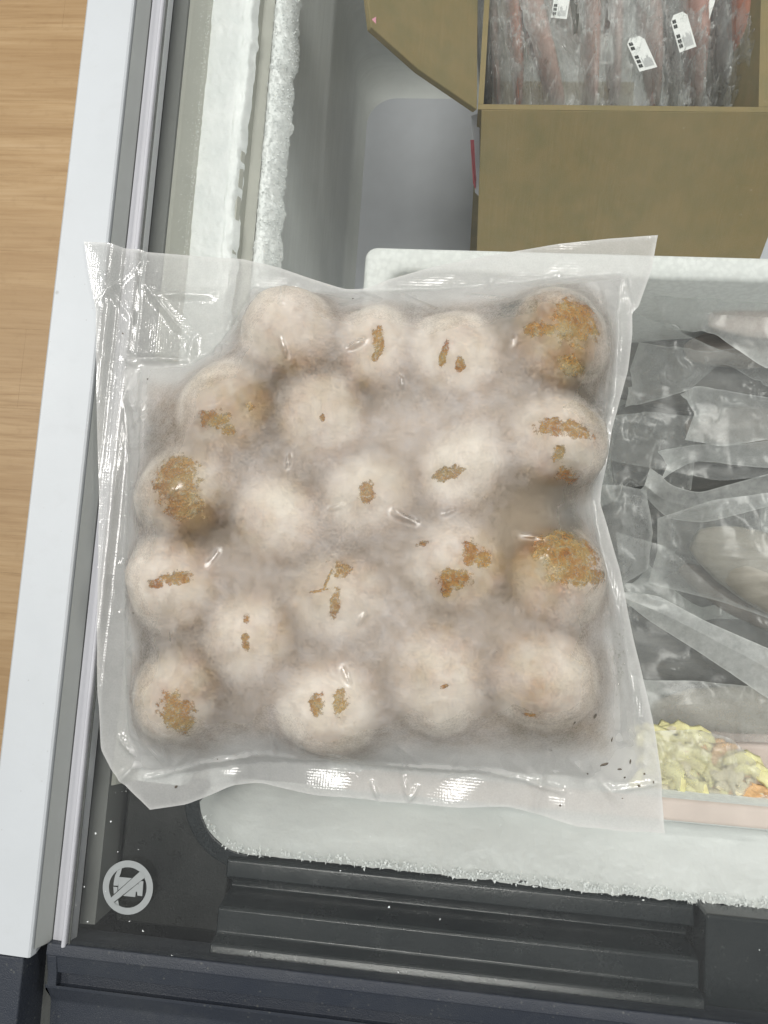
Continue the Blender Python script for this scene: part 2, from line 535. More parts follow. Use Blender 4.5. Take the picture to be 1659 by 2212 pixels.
# ------------------------------------------------------------------ chest freezer
ZR = 0.010          # top of the white rail
fx = lambda px, py, z: float(P(px, py, z)[0])
fy = lambda px, py, z: float(P(px, py, z)[1])
avg = lambda a, b, z: 0.5 * (fx(*a, z) + fx(*b, z))
X_OUT = avg((187, 0), (5, 1560), ZR)
X_RIN = avg((274, 119), (65, 2073), ZR)
Z_CH = -0.003
X_CH0 = avg((316, 0), (282, 540), Z_CH) - 0.0002
X_GL = avg((358, 0), (146, 2046), 0.0)
Z_RC = -0.022
X_RC1 = avg((405, 0), (352, 535), Z_RC)
Z_LD = -0.045
X_LD0 = avg((440, 100), (415, 500), -0.040) - 0.0075
X_LD1 = avg((548, 0), (505, 540), Z_LD)
Z_OP = -0.062
X_OP = avg((594, 0), (549, 535), Z_OP)
Y_BACK = 0.62
Y_RAIL0 = fy(65, 2070, ZR)
Y_GL0 = 0.5 * (fy(145, 2046, 0) + fy(1659, 2211, 0))
Z_FR = -0.040
Y_OP = 0.5 * (fy(540, 1836, Z_FR) + fy(1450, 1942, Z_FR))     # front edge of the opening
Z_FL = -0.42
X_FL = fx(790, 300, Z_FL)
X_R = 0.75

fz = thing('chest_freezer', ((X_OUT + X_R) / 2, 0.05, ZF), 'open-topped white chest freezer with dark plastic front frame, frost inside', 'freezer')
box('side_panel', (X_OUT + 0.002, Y_RAIL0 - 0.05, ZF), (X_OUT + 0.012, Y_BACK, ZR - 0.012), M['white'], fz)
rail = extrude('side_rail', [(X_OUT, ZR - 0.03), (X_OUT, ZR - 0.0015), (X_OUT + 0.0015, ZR), (X_RIN - 0.001, ZR), (X_RIN, ZR - 0.001), (X_RIN + 0.0005, ZR - 0.006), (X_RIN - 0.004, ZR - 0.03)],
               'y', lambda u: Y_RAIL0 + (X_RIN - u) * 0.02, Y_BACK, M['white'], fz)
extrude('rail_inner_face', [(X_RIN + 0.0012, ZR - 0.0022), (X_CH0, Z_CH), (X_CH0, -0.03), (X_RIN - 0.003, -0.03)], 'y', Y_RAIL0 + 0.004, Y_BACK, M['greyface'], fz)
XL0 = X_GL - 0.0036
extrude('glass_channel', [(X_CH0 + 0.0006, Z_CH), (XL0, Z_CH + 0.0004), (XL0 + 0.0009, 0.0026), (X_GL - 0.0017, 0.0032), (X_GL - 0.0004, 0.0022), (X_GL, -0.012), (X_CH0 + 0.0006, -0.012)],
        'y', Y_GL0 - 0.001, Y_BACK, M['lav'], fz, 0.0006)
extrude('channel_gasket', [(X_GL + 0.0003, 0.0004), (X_GL + 0.0010, 0.0008), (X_GL + 0.0015, 0.0004), (X_GL + 0.0015, -0.0002), (X_GL + 0.0003, -0.0002)], 'y', Y_GL0, Y_BACK, M['gasket'], fz)
# stepped rim below the glass
extrude('recess_strip', [(X_GL - 0.004, Z_RC), (X_RC1, Z_RC - 0.001), (X_RC1, Z_RC - 0.03), (X_GL - 0.004, Z_RC - 0.03)], 'y', fy(215, 2000, Z_RC), Y_BACK, M['recess'], fz)
extrude('liner_rim', [(X_RC1 + 0.0003, Z_RC - 0.0035), (X_LD0, Z_RC - 0.006), (X_LD0 + 0.005, Z_LD + 0.004), (X_LD0 + 0.008, Z_LD), (X_LD1, Z_LD - 0.001), (X_LD1 + 0.0015, Z_LD - 0.004), (X_LD1 + 0.002, Z_OP + 0.002), (X_OP, Z_OP), (X_OP, Z_OP - 0.02), (X_RC1 + 0.0003, Z_OP - 0.02)],
        'y', fy(235, 1700, Z_RC), Y_BACK, M['beige'], fz)
box('liner_back_fill', (X_OP + 0.0, Y_BACK, Z_FL), (X_R, Y_BACK + 0.01, Z_OP), M['liner'], fz)

# liner: rounded rectangular well, tapering to its floor
def well_ring(x0, x1, y0, y1, r, z, n=10):
    pts = []
    for cx, cy, a0 in ((x1 - r, y1 - r, 0), (x0 + r, y1 - r, 90), (x0 + r, y0 + r, 180), (x1 - r, y0 + r, 270)):
        for i in range(n + 1):
            a = math.radians(a0 + 90 * i / n)
            pts.append((cx + r * math.cos(a), cy + r * math.sin(a), z))
    return pts


X_W = X_OP + 0.006
rings = []
for t_, z_ in ((0, Z_OP - 0.001), (0.06, Z_OP - 0.012), (0.25, -0.14), (0.28, -0.148), (0.85, -0.38), (1.0, Z_FL + 0.012)):
    dx = (X_FL - 0.01 - X_W) * t_
    rings.append(well_ring(X_W + dx, X_R - dx, Y_OP + 0.001 + dx * 0.8, Y_BACK - 0.001 - dx, 0.028, z_))
rings.append(well_ring(X_FL, X_R - 0.03, Y_OP + 0.03, Y_BACK - 0.03, 0.035, Z_FL))
nr = len(rings[0])
v = [p for r in rings for p in r]
f = [(a * nr + i, a * nr + (i + 1) % nr, (a + 1) * nr + (i + 1) % nr, (a + 1) * nr + i) for a in range(len(rings) - 1) for i in range(nr)]
mesh('liner_wall', v, f, M['liner'], fz, True)
mesh('liner_floor', rings[-1], [tuple(range(nr))], M['linerfloor'], fz)

# dark front frame under the glass
XB0 = X_GL - 0.002
XS = fx(1504, 2050, -0.03)
y_a = Y_OP
y_b = fy(1480, 2008, -0.030)
y_c = fy(1504, 2073, -0.024)
front_prof = [(y_a, -0.075), (y_a, Z_FR), (y_a - 0.003, -0.034), (y_b + 0.002, -0.033), (y_b, -0.034), (y_b - 0.003, -0.046), (y_c + 0.004, -0.047),
              (y_c + 0.001, -0.024), (y_c - 0.001, -0.0225), (Y_GL0 + 0.006, -0.022), (Y_GL0 + 0.004, -0.012), (Y_GL0 - 0.004, -0.010), (Y_GL0 - 0.004, -0.075)]
XC = fx(500, 1800, Z_FR)
extrude('front_ledge', front_prof, 'x', XC, XS, M['greyframe'], fz, 0.0015)
box('front_ledge_block', (XS + 0.0012, Y_GL0 - 0.004, -0.075), (X_R, y_a - 0.0005, -0.019), M['greyframe'], fz, 0.002)
# black corner piece joining side rim and front ledge, cut round the well corner
r_c = 0.034
cx_, cy_ = X_OP + 0.004 + r_c, Y_OP + r_c
arc = [(cx_ + r_c * math.cos(math.radians(a)), cy_ + r_c * math.sin(math.radians(a))) for a in range(180, 271, 9)]
yc1 = fy(300, 1690, Z_FR)
corner = [(XB0 + 0.012, Y_GL0 - 0.003), (XC - 0.0004, Y_GL0 - 0.003)] + [(XC - 0.0004, Y_OP)] + [a for a in arc[::-1] if a[0] < XC - 0.001] + [(X_OP + 0.003, yc1), (XB0 + 0.012, yc1)]
slab('front_corner', [(a, b, -0.042) for a, b in corner], (0, 0, -0.03), M['black'], fz, 0.0015)
lip = [(arc_[0], arc_[1]) for arc_ in arc]
lp_in = [(cx_ + (r_c + 0.010) * math.cos(math.radians(a)), cy_ + (r_c + 0.010) * math.sin(math.radians(a))) for a in range(180, 271, 9)]
slab('corner_lip', [(a, b, -0.0365) for a, b in lip + lp_in[::-1]], (0, 0, -0.005), M['greyframe'], fz, 0.001)
# dark cap in front of the rail
YC0 = Y_RAIL0 - 0.09
box('frame_base', (X_OUT + 0.013, YC0, -0.095), (X_R, Y_OP - 0.002, -0.078), M['black'], fz)
box('rim_base', (X_OUT + 0.013, Y_OP - 0.0015, -0.095), (X_OP - 0.001, Y_BACK, -0.084), M['recess'], fz)
extrude('corner_cap', [(X_OUT + 0.001, ZR - 0.03), (X_OUT + 0.001, ZR - 0.001), (X_RIN - 0.004, ZR - 0.001), (X_RIN - 0.003, ZR - 0.03)], 'y', YC0, Y_RAIL0 - 0.0008, M['navy'], fz, 0.0012)
box('front_panel', (X_OUT + 0.002, YC0 - 0.005, ZF), (X_R, YC0 - 0.02, -0.035), M['white'], fz)
extrude('front_sill', [(YC0 - 0.02, -0.02), (Y_RAIL0 - 0.001, -0.016), (Y_RAIL0 - 0.001, -0.03), (YC0 - 0.02, -0.035)], 'x', X_OUT + 0.013, X_R, M['gasket'], fz)

# ------------------------------------------------------------------ frost in the freezer
def shards(name, pts, size, mat, parent, up=0.6, jitter=1.0, seed=1, flat=None):
    r = np.random.default_rng(seed)
    V = []; F = []
    for p in pts:
        s = size * r.uniform(0.4, 1.5)
        d = r.normal(size=3); d /= np.linalg.norm(d); d[2] = abs(d[2]) * up + 0.1
        if flat is not None: d = d * 0.6 + np.array(flat) * 0.9
        d /= np.linalg.norm(d)
        a = np.cross(d, r.normal(size=3)); a /= np.linalg.norm(a); b = np.cross(d, a)
        w = s * r.uniform(0.25, 0.5)
        i = len(V)
        V += [p + a * w, p - 0.5 * a * w + 0.87 * b * w, p - 0.5 * a * w - 0.87 * b * w, p + d * s]
        F += [(i, i + 1, i + 3), (i + 1, i + 2, i + 3), (i + 2, i, i + 3)]
    o = mesh(name, V, F, mat, parent)
    tag(o, kind='stuff')
    return o


def frost_bank(name, x_of, y0, y1, n_y, n_x, w_fn, z_fn, seed):
    ys = np.linspace(y0, y1, n_y); us = np.linspace(0, 1, n_x)
    U, Yg = np.meshgrid(us, ys)
    W = w_fn(Yg)
    X = x_of(Yg) + U * W
    prof = np.sin(np.pi * np.clip(U * 1.0 + 0.0, 0, 1)) ** 0.6
    Z = z_fn(X, Yg, U, prof)
    return mesh(name, np.stack([X, Yg, Z], -1).reshape(-1, 3), grid_faces(n_y, n_x)[:, ::-1], M['frost'], fz, True)


# thick crusty strip at the top of the side wall
ny, nx = 700, 30
w = lambda Y: 0.016 + 0.006 * (fbm(Y * 60, Y * 0, 3) - 0.5) + 0.003 * (fbm(Y * 400, Y * 0, 5) - 0.5)
fb = frost_bank('frost_strip', lambda Y: X_OP + 0.0004 + 0 * Y, Y_OP + 0.03, Y_BACK, ny, nx, w,
                lambda X, Y, U, p: Z_OP + 0.0005 + p * 0.004 - U ** 2 * 0.016 + 0.0045 * (fbm(X * 330, Y * 330, 9, 5) - 0.5), 2)
tag(fb, kind='stuff')
pts = []
for _ in range(5200):
    yy = random.uniform(Y_OP + 0.03, Y_BACK); u = random.random() ** 0.7
    ww = float(w(np.array(yy)))
    pts.append(np.array([X_OP + u * ww, yy, Z_OP + 0.002 + 0.003 * math.sin(math.pi * u) - u * u * 0.015 + random.uniform(-0.001, 0.001)]))
shards('frost_crystals', pts, 0.0011, M['frost'], fz, 0.5, 1, 4, (0.6, 0, 0.4))
# smooth white frost sheet on the ledge with a ragged inner rim
wl = lambda Y: (X_LD1 - X_LD0 - 0.004) + 0.004 * (fbm(Y * 90, Y * 0, 13) - 0.5) + 0.0 * Y
fs = frost_bank('frost_sheet', lambda Y: X_LD0 + 0.0065 + 0.003 * (fbm(Y * 40, Y * 0, 21) - 0.5), fy(235, 1700, Z_LD), Y_BACK, 500, 36, wl,
                lambda X, Y, U, p: Z_LD + 0.0004 + 0.0016 * p + 0.0014 * (fbm(X * 260, Y * 260, 31, 4) - 0.5) + np.where(U > 0.72, 0.0045 * (fbm(X * 220, Y * 120, 33, 4) - 0.32), 0) - np.where(U > 0.9, (U - 0.9) * 0.06, 0), 6)
tag(fs, kind='stuff')
pts = []
for _ in range(2600):
    yy = random.uniform(fy(235, 1700, Z_LD), Y_BACK); xx = X_LD0 + 0.0075 - abs(random.gauss(0, 0.0028))
    t_ = (xx - X_LD0) / 0.005
    zz = Z_RC - 0.006 if t_ < 0 else Z_RC - 0.006 + min(1, t_) * (Z_LD + 0.004 - Z_RC + 0.006)
    pts.append(np.array([xx, yy, zz]))
shards('rime', pts, 0.0006, M['frost'], fz, 0.5, 1, 14)
# fuzzy frost along the front edge of the opening
ZB = -0.07
BANK_Y1 = float(P(1500, 1783, ZB)[1]) - 0.002
def dens(x): return 0.3 + 0.7 * sstep(XC, XS - 0.02, x)
def bank_y(x): return np.where(x < cx_, cy_ - np.sqrt(np.maximum(r_c ** 2 - (x - cx_) ** 2, 0)), Y_OP)
pts = []
while len(pts) < 6500:
    xx = random.uniform(X_OP + 0.008, X_R - 0.15)
    if random.random() < dens(xx):
        u = random.random()
        yb = float(bank_y(np.array(xx)))
        pts.append(np.array([xx, yb + 0.001 - u * 0.0035 * dens(xx) * (0.4 + 1.2 * float(vnoise(xx * 130, 0, 3))) + 0.003 * random.random(), Z_FR + 0.002 + random.uniform(-0.012, 0.0035) * (1 - u * 0.3)]))
shards('front_frost', pts, 0.0015, M['frost'], fz, 0.3, 1, 8, (0, -0.7, 0.2))
xs = np.linspace(X_OP + 0.0045, X_R - 0.15, 800); us = np.linspace(0, 1, 40)
U, Xg = np.meshgrid(us, xs)
yb = bank_y(Xg)
Yg = yb + 0.0005 + U * (np.maximum(BANK_Y1, yb + 0.012) - yb) - 0.003 * dens(Xg) * fbm(Xg * 150, U * 4, 3) * (1 - U)
Zg = Z_FR + 0.0015 - U ** 0.8 * 0.050 + 0.003 * dens(Xg) * fbm(Xg * 260, U * 30, 5) * (1 - U) ** 3 + 0.002 * fbm(Xg * 40, U * 5, 15)
fb2 = mesh('frosted_wall_slope', np.stack([Xg, Yg, Zg], -1).reshape(-1, 3), grid_faces(800, 40), M['bank'], fz, True)  # slope added to catch light, standing in for the lit front liner wall
tag(fb2, kind='stuff')

# ------------------------------------------------------------------ sliding glass lid
lid = thing('glass_lid', (0.2, Y_GL0, 0.0), 'flat clear glass sliding lid with dark blue plastic grip and round printed sign', 'lid')
box('pane', (X_GL + 0.0006, Y_GL0 + 0.0005, -0.0042), (X_R - 0.02, Y_BACK - 0.01, 0.0), M['glass'], lid)
g0 = Y_GL0
yl = [fy(0, 0, 0)]
hp = lambda py, z, px=300: fy(px, py, z)
X_H0 = fx(98, 2080, 0.004)
y1_ = hp(2120, -0.004, 330); y2_ = hp(2148, -0.006, 330); y3_ = hp(2160, 0.003, 330); y4_ = hp(2203, -0.002, 330)
handle_prof = [(g0 + 0.0004, -0.006), (g0 + 0.0004, 0.0012), (g0 - 0.0008, 0.0022), (g0 - 0.0055, 0.0026), (g0 - 0.0065, 0.0016), (y1_, -0.0015), (y1_ - 0.001, -0.0065), (y2_, -0.0068), (y2_ - 0.0012, -0.0015),
               (y3_ - 0.0006, -0.0008), (y4_ + 0.001, -0.009), (y4_ - 0.001, -0.0096), (y4_ - 0.03, -0.013), (y4_ - 0.033, -0.03), (g0 - 0.004, -0.03)]
hd = extrude('grip_bar', handle_prof, 'x', lambda u: X_H0 - (u - g0) * 0.0 - 0.001, X_R - 0.02, M['navy'], lid, 0.0007)
extrude('grip_end', [(g0 - 0.006, 0.0024), (y1_, -0.0005), (y2_, -0.001), (y2_, -0.02), (g0 - 0.006, -0.02)], 'x', X_H0 - 0.0004, X_H0 + 0.0052, M['navy'], lid, 0.0007)

# printed round sign on the glass
def cr(cx, cy):     # trace of the sign -> glass
    return ((350 + cx / 4.74) * 0.54861, (3300 + cy / 4.74) * 0.54861)


def flat(name, poly, z, mat, parent):
    pts = [P(*cr(*p), z) for p in poly]
    o = mesh(name, [(p[0], p[1], z) for p in pts], [tuple(range(len(pts)))], mat, parent)
    me = o.data
    if me.polygons[0].normal.z < 0: me.flip_normals()
    return o


Zs = 0.0004
n = 64
ring_o = [P(*cr(727 + 469 * math.cos(a), 923 + 507 * math.sin(a)), Zs) for a in np.linspace(0, 2 * math.pi, n, endpoint=False)]
ring_i = [P(*cr(725 + 352 * math.cos(a), 923 + 379 * math.sin(a)), Zs) for a in np.linspace(0, 2 * math.pi, n, endpoint=False)]
sign = mesh('prohibition_sign', ring_o + ring_i, [(i, (i + 1) % n, n + (i + 1) % n, n + i) for i in range(n)], M['print_white'], lid)
flat('sign_figure', [(568, 726), (818, 748), (925, 870), (915, 800), (1018, 805), (995, 1083), (905, 1073), (898, 1000), (876, 1000), (865, 1100), (640, 1078), (545, 1010), (552, 760)], Zs, M['print_white'], sign)
flat('sign_figure', [(530, 612), (615, 560), (592, 660), (566, 730), (556, 770), (543, 890), (458, 884), (470, 780), (492, 690)], Zs + 0.00005, M['print_white'], sign)
flat('sign_figure', [(456, 906), (534, 914), (534, 1010), (466, 1050)], Zs, M['print_white'], sign)
flat('sign_figure', [(470, 1190), (545, 1160), (562, 1262), (500, 1230)], Zs, M['print_white'], sign)
flat('sign_outline', [(925, 640), (1045, 742), (478, 1208), (405, 1098)], Zs + 0.0001, M['print_dark'], sign)
flat('sign_slash', [(955, 622), (1055, 728), (470, 1190), (405, 1120)], Zs + 0.0002, M['print_white'], sign)
# crumbs and ice grains lying on the glass
crumb_px = [(183, 1915), (207, 1800), (190, 1990), (168, 1905), (541, 2054), (372, 2063), (800, 1806), (1310, 1702), (1390, 1790), (1250, 1868), (1085, 1710), (1092, 1735), (1130, 1757), (1080, 1783), (840, 1958),
            (1640, 2052), (240, 1775), (165, 1955), (280, 1990), (300, 1835), (255, 1840), (228, 1925), (310, 2010), (860, 2100), (1640, 1400), (1310, 640), (735, 1880), (950, 1985)]
for i, (a, b) in enumerate(crumb_px):
    p = P(a, b, 0.0); s = random.uniform(0.00035, 0.0008)
    vs = [p + np.array([random.uniform(-s, s), random.uniform(-s, s), random.uniform(0.0001, s * 1.2)]) for _ in range(6)]
    bm = bmesh.new(); [bm.verts.new(q) for q in vs]; bmesh.ops.convex_hull(bm, input=bm.verts)
    me = bpy.data.meshes.new('ice_grain'); bm.to_mesh(me); bm.free(); me.materials.append(M['frost'])
    o = bpy.data.objects.new('ice_grain', me); COL.objects.link(o); o.parent = lid; o.matrix_parent_inverse = Matrix.Translation(-lid.location)

# ------------------------------------------------------------------ foam box
ZB = -0.07
fbx0 = P(790, 530, ZB); fy1 = float(0.5 * (P(800, 528, ZB)[1] + P(1640, 556, ZB)[1]))
fx0 = float(fbx0[0]); fx1 = fx0 + 0.46
yin = float(P(1600, 607, ZB)[1]); tw = fy1 - yin
fyo = float(P(1500, 1783, ZB)[1]); fyi = float(P(1500, 1728, ZB)[1])
ZBB = Z_FL + 0.002
fbx = thing('foam_box', ((fx0 + fx1) / 2, (fyo + fy1) / 2, ZBB), 'large open white polystyrene foam box full of bagged fish in the freezer', 'box')
def rrect(x0, x1, y0, y1, r, z, n=5):
    return well_ring(x0, x1, y0, y1, r, z, n)


io, ii = (fx0, fx1, fyo, fy1, 0.008), (fx0 + tw, fx1 - tw, fyi, fy1 - tw, 0.012)
rs = [rrect(*io, ZBB), rrect(*io, ZB - 0.004), rrect(fx0 + 0.0012, fx1 - 0.0012, fyo + 0.0012, fy1 - 0.0012, 0.008, ZB - 0.0012), rrect(fx0 + 0.004, fx1 - 0.004, fyo + 0.004, fy1 - 0.004, 0.008, ZB),
      rrect(fx0 + tw - 0.003, fx1 - tw + 0.003, fyi - 0.003, fy1 - tw + 0.003, 0.012, ZB), rrect(*ii, ZB - 0.003), rrect(*ii, ZBB + 0.03)]
nq = len(rs[0])
mesh('walls', [p for r_ in rs for p in r_], [(a_ * nq + i, a_ * nq + (i + 1) % nq, (a_ + 1) * nq + (i + 1) % nq, (a_ + 1) * nq + i) for a_ in range(len(rs) - 1) for i in range(nq)], M['foam'], fbx, True)
box('rim_strip', (fx0 + 0.01, fyo + 0.001, ZB - 0.006), (fx1 - 0.01, fyi - 0.0006, ZB + 0.0006), M['rimpink'], fbx, 0.003)  # added strip standing in for the pinkish foam rim itself, no tape there
box('base', (fx0 + tw, fyi, ZBB + 0.001), (fx1 - tw, fy1 - tw, ZBB + 0.03), M['foam'], fbx)

# ------------------------------------------------------------------ cardboard box
ZC = -0.085
c_fl = P(1032, 236, ZC)
cy0 = float(c_fl[1]); cx0 = float(c_fl[0])
cx1 = float(P(1628, 150, ZC)[0]) + 0.004
cyb = cy0 + 0.30
CB = Z_FL + 0.002
cb = thing('cardboard_box', ((cx0 + cx1) / 2, cy0 + 0.15, CB), 'open brown cardboard box with spread flaps holding packs of red fish', 'box')
T = 0.004
box('front_panel', (cx0, cy0, CB), (cx1 + 0.03, cy0 + T, ZC), M['card'], cb)
box('side_panel', (cx0, cy0 + T + 0.0002, CB), (cx0 + T, cyb, ZC), M['card'], cb)
xr = cx1
slab('side_panel', [(xr, cy0 + T + 0.0002, ZC), (xr, cyb, ZC), (xr - 0.012, cyb, ZC - 0.2), (xr - 0.012, cy0 + T + 0.0002, ZC - 0.2)], (0.03, 0, 0), M['card'], cb)
box('back_panel', (cx0, cyb, CB), (cx1 + 0.03, cyb + T, ZC), M['card'], cb)
box('base_panel', (cx0 + T, cy0 + T, CB + 0.0005), (cx1 - 0.02, cyb, CB + 0.006), M['card'], cb)
# front flap hanging outwards
q = [P(1040, 237, ZC), P(1760, 244, ZC), P(1640, 565, ZC - 0.075), P(1029, 560, ZC - 0.075)]
nrm = np.cross(q[1] - q[0], q[3] - q[0]); nrm /= np.linalg.norm(nrm)
slab('front_flap', q, nrm * 0.004, M['card'], cb, 0.0008)
# side flap standing up and outwards, its tip nearly under the glass
q = [P(1031, 237, ZC), P(1034, -160, ZC), P(770, -200, -0.014), P(802, 58, -0.014), P(905, 150, -0.042)]
nrm = np.cross(q[1] - q[0], q[2] - q[0]); nrm /= np.linalg.norm(nrm)
if nrm[2] > 0: nrm = -nrm
slab('side_flap', q, nrm * 0.005, M['card'], cb, 0.0008)
t0 = P(798, 45, -0.0148); slab('tape_scrap', [t0, P(812, 36, -0.0148), P(812, 54, -0.017), P(800, 58, -0.017)], (0, 0, -0.001), M['pinktape'], cb)
slab('printed_edge', [P(1016, 302, ZC - 0.02), P(1024, 302, ZC - 0.02), P(1029, 395, ZC - 0.07), P(1027, 408, ZC - 0.075), P(1022, 395, ZC - 0.07)], (0.0, 0, -0.001), M['redtape'], cb)
slab('tape_strip', [P(1018, 250, ZC - 0.012), P(1036, 245, ZC - 0.012), P(1036, 425, ZC - 0.08), P(1026, 415, ZC - 0.08)], (0.0, 0, -0.0006), M['lav'], cb)

# ------------------------------------------------------------------ bagged things in the boxes
def film_patch(name, rows, parent, frost=0.25, amp=0.002, seed=1, n=46, m=46, edge=0.3, fscale=90):
    """wavy plastic sheet lofted through rows of points"""
    R = [smooth_line(polyline(r, n), 3) for r in rows]
    tt = np.linspace(0, len(R) - 1, m)
    G = np.zeros((m, n, 3))
    for i, t_ in enumerate(tt):
        a = min(int(t_), len(R) - 2); s = t_ - a; s = s * s * (3 - 2 * s)
        G[i] = R[a] * (1 - s) + R[a + 1] * s
    G[..., 2] += amp * 2 * (fbm(G[..., 0] * fscale, G[..., 1] * fscale, seed, 4) - 0.5)
    crease = np.abs(fbm(G[..., 0] * fscale * 0.6 + 9, G[..., 1] * fscale * 0.35, seed + 9, 3) - 0.5)
    G[..., 2] += amp * 1.8 * np.exp(-(crease / 0.03) ** 2)
    u = np.linspace(0, 1, n)[None, :]; w_ = np.linspace(0, 1, m)[:, None]
    e = np.minimum(np.minimum(u, 1 - u) * 1.0, np.minimum(w_, 1 - w_))
    fr = frost + edge * np.exp(-(e / 0.06) ** 2) + 0.25 * np.exp(-(crease / 0.02) ** 2) * frost
    return mesh(name, G.reshape(-1, 3), grid_faces(m, n), M['film'], parent, True, {'frost': fr})


def fillet(name, line, width, thick, mat, parent, seed=1, n=40, m=14):
    """lens-shaped fillet along a 3D centre line"""
    c = smooth_line(polyline(line, n), 4)
    d = np.gradient(c, axis=0); d /= np.linalg.norm(d, axis=1)[:, None]
    side = np.cross(d, [0, 0, 1]); side /= np.linalg.norm(side, axis=1)[:, None]
    V = []
    for i in range(n):
        t_ = i / (n - 1)
        wd = width * (max(0.02, math.sin(math.pi * min(max(t_ * 0.94 + 0.03, 0), 1)))) ** 0.5
        for j in range(m):
            a = 2 * math.pi * j / m
            k_ = 1 + 0.12 * (float(fbm(np.array(t_ * 9 + seed), np.array(j * 0.6), seed)) - 0.5)
            V.append(c[i] + side[i] * wd * 0.5 * math.cos(a) * k_ + np.array([0, 0, thick * 0.5 * math.sin(a) * k_ * (wd / width)]))
    F = [(i * m + j, i * m + (j + 1) % m, (i + 1) * m + (j + 1) % m, (i + 1) * m + j) for i in range(n - 1) for j in range(m)]
    F += [tuple(range(m))[::-1], tuple(range((n - 1) * m, n * m))]
    o = mesh(name, V, F, mat, parent, True); fix_normals(o.data)
    return o


def fish_pack(label, z, fil, rows, frost=0.25, amp=0.003, seed=1, edge=0.35):
    c = np.mean([P(a, b, zz) for a, b, zz in fil[0][0]], axis=0)
    t_ = thing('fish_pack', (c[0], c[1], z - 0.03), label, 'fish pack', 'clear bags of fish in the foam box')
    for line, wd, th, mt in fil:
        fillet('fillet', [P(*p) for p in line], wd, th, M[mt], t_, seed)
    film_patch('bag_film', [[P(*p) for p in r] for r in rows], t_, frost + 0.11, amp * 0.6, seed, edge=edge, fscale=48)
    return t_


fish_pack('bag of pale fillets pushed against the foam box back wall', -0.13,
          [([(1530, 692, -0.13), (1600, 690, -0.13), (1800, 700, -0.13)], 0.028, 0.016, 'tray'), ([(1480, 760, -0.17), (1650, 740, -0.16), (1850, 760, -0.16)], 0.04, 0.02, 'fish')],
          [[(1412, 640, -0.10), (1560, 628, -0.10), (1800, 640, -0.10)], [(1425, 680, -0.12), (1560, 680, -0.115), (1800, 690, -0.115)], [(1435, 712, -0.14), (1545, 722, -0.12), (1640, 790, -0.12), (1800, 850, -0.12)]], 0.30, 0.004, 3)
fish_pack('loose clear bag with dark skinned fish below its gathered mouth', -0.17,
          [([(1270, 800, -0.22), (1560, 800, -0.19), (1800, 860, -0.18)], 0.07, 0.03, 'skin')],
          [[(1380, 740, -0.19), (1520, 760, -0.15), (1600, 750, -0.13), (1820, 800, -0.13)], [(1360, 800, -0.2), (1500, 800, -0.16), (1590, 770, -0.14), (1820, 840, -0.14)], [(1350, 880, -0.21), (1480, 850, -0.17), (1560, 780, -0.15), (1640, 830, -0.15), (1820, 880, -0.14)]], 0.14, 0.006, 5)
fish_pack('dark brown fish in a crinkled bag beside the sealed pouch seam', -0.18,
          [([(1320, 930, -0.21), (1370, 960, -0.205), (1430, 1010, -0.21)], 0.04, 0.02, 'skin')],
          [[(1300, 900, -0.19), (1400, 890, -0.19), (1500, 900, -0.19)], [(1300, 980, -0.195), (1400, 960, -0.195), (1500, 980, -0.195)], [(1290, 1060, -0.2), (1400, 1050, -0.2), (1490, 1060, -0.2)]], 0.12, 0.004, 6, 0.1)
fish_pack('narrow grey fish pack with flat seal strip and wet glint', -0.16,
          [([(1480, 925, -0.17), (1600, 920, -0.165), (1820, 950, -0.16)], 0.034, 0.022, 'fish')],
          [[(1470, 852, -0.145), (1505, 832, -0.14), (1600, 850, -0.14), (1820, 880, -0.14)], [(1500, 890, -0.15), (1560, 880, -0.145), (1660, 895, -0.145), (1820, 920, -0.145)], [(1480, 950, -0.155), (1560, 965, -0.15), (1660, 950, -0.15), (1820, 960, -0.15)]], 0.24, 0.003, 8)
fish_pack('open bag with rolled mouth showing dark hollow inside', -0.18,
          [([(1330, 1040, -0.24), (1560, 1010, -0.22), (1800, 1030, -0.22)], 0.05, 0.03, 'skin')],
          [[(1405, 1010, -0.165), (1450, 1050, -0.16), (1510, 1065, -0.155), (1600, 1040, -0.155), (1820, 980, -0.15)], [(1390, 1050, -0.17), (1440, 1085, -0.165), (1510, 1095, -0.16), (1600, 1070, -0.16), (1820, 1010, -0.155)],
           [(1380, 1060, -0.18), (1440, 1120, -0.175), (1520, 1130, -0.17), (1600, 1110, -0.165), (1820, 1050, -0.16)]], 0.34, 0.003, 11)
fish_pack('bag band folded round the rolled mouth of its neighbour', -0.17,
          [([(1500, 985, -0.2), (1600, 985, -0.2), (1800, 985, -0.2)], 0.02, 0.01, 'skin')],
          [[(1420, 975, -0.165), (1500, 960, -0.16), (1600, 960, -0.155), (1820, 930, -0.15)], [(1440, 1005, -0.17), (1480, 985, -0.165), (1560, 985, -0.16), (1820, 985, -0.155)], [(1425, 1040, -0.175), (1450, 1020, -0.17), (1500, 995, -0.165), (1640, 1010, -0.16), (1820, 1010, -0.155)]], 0.3, 0.002, 14)
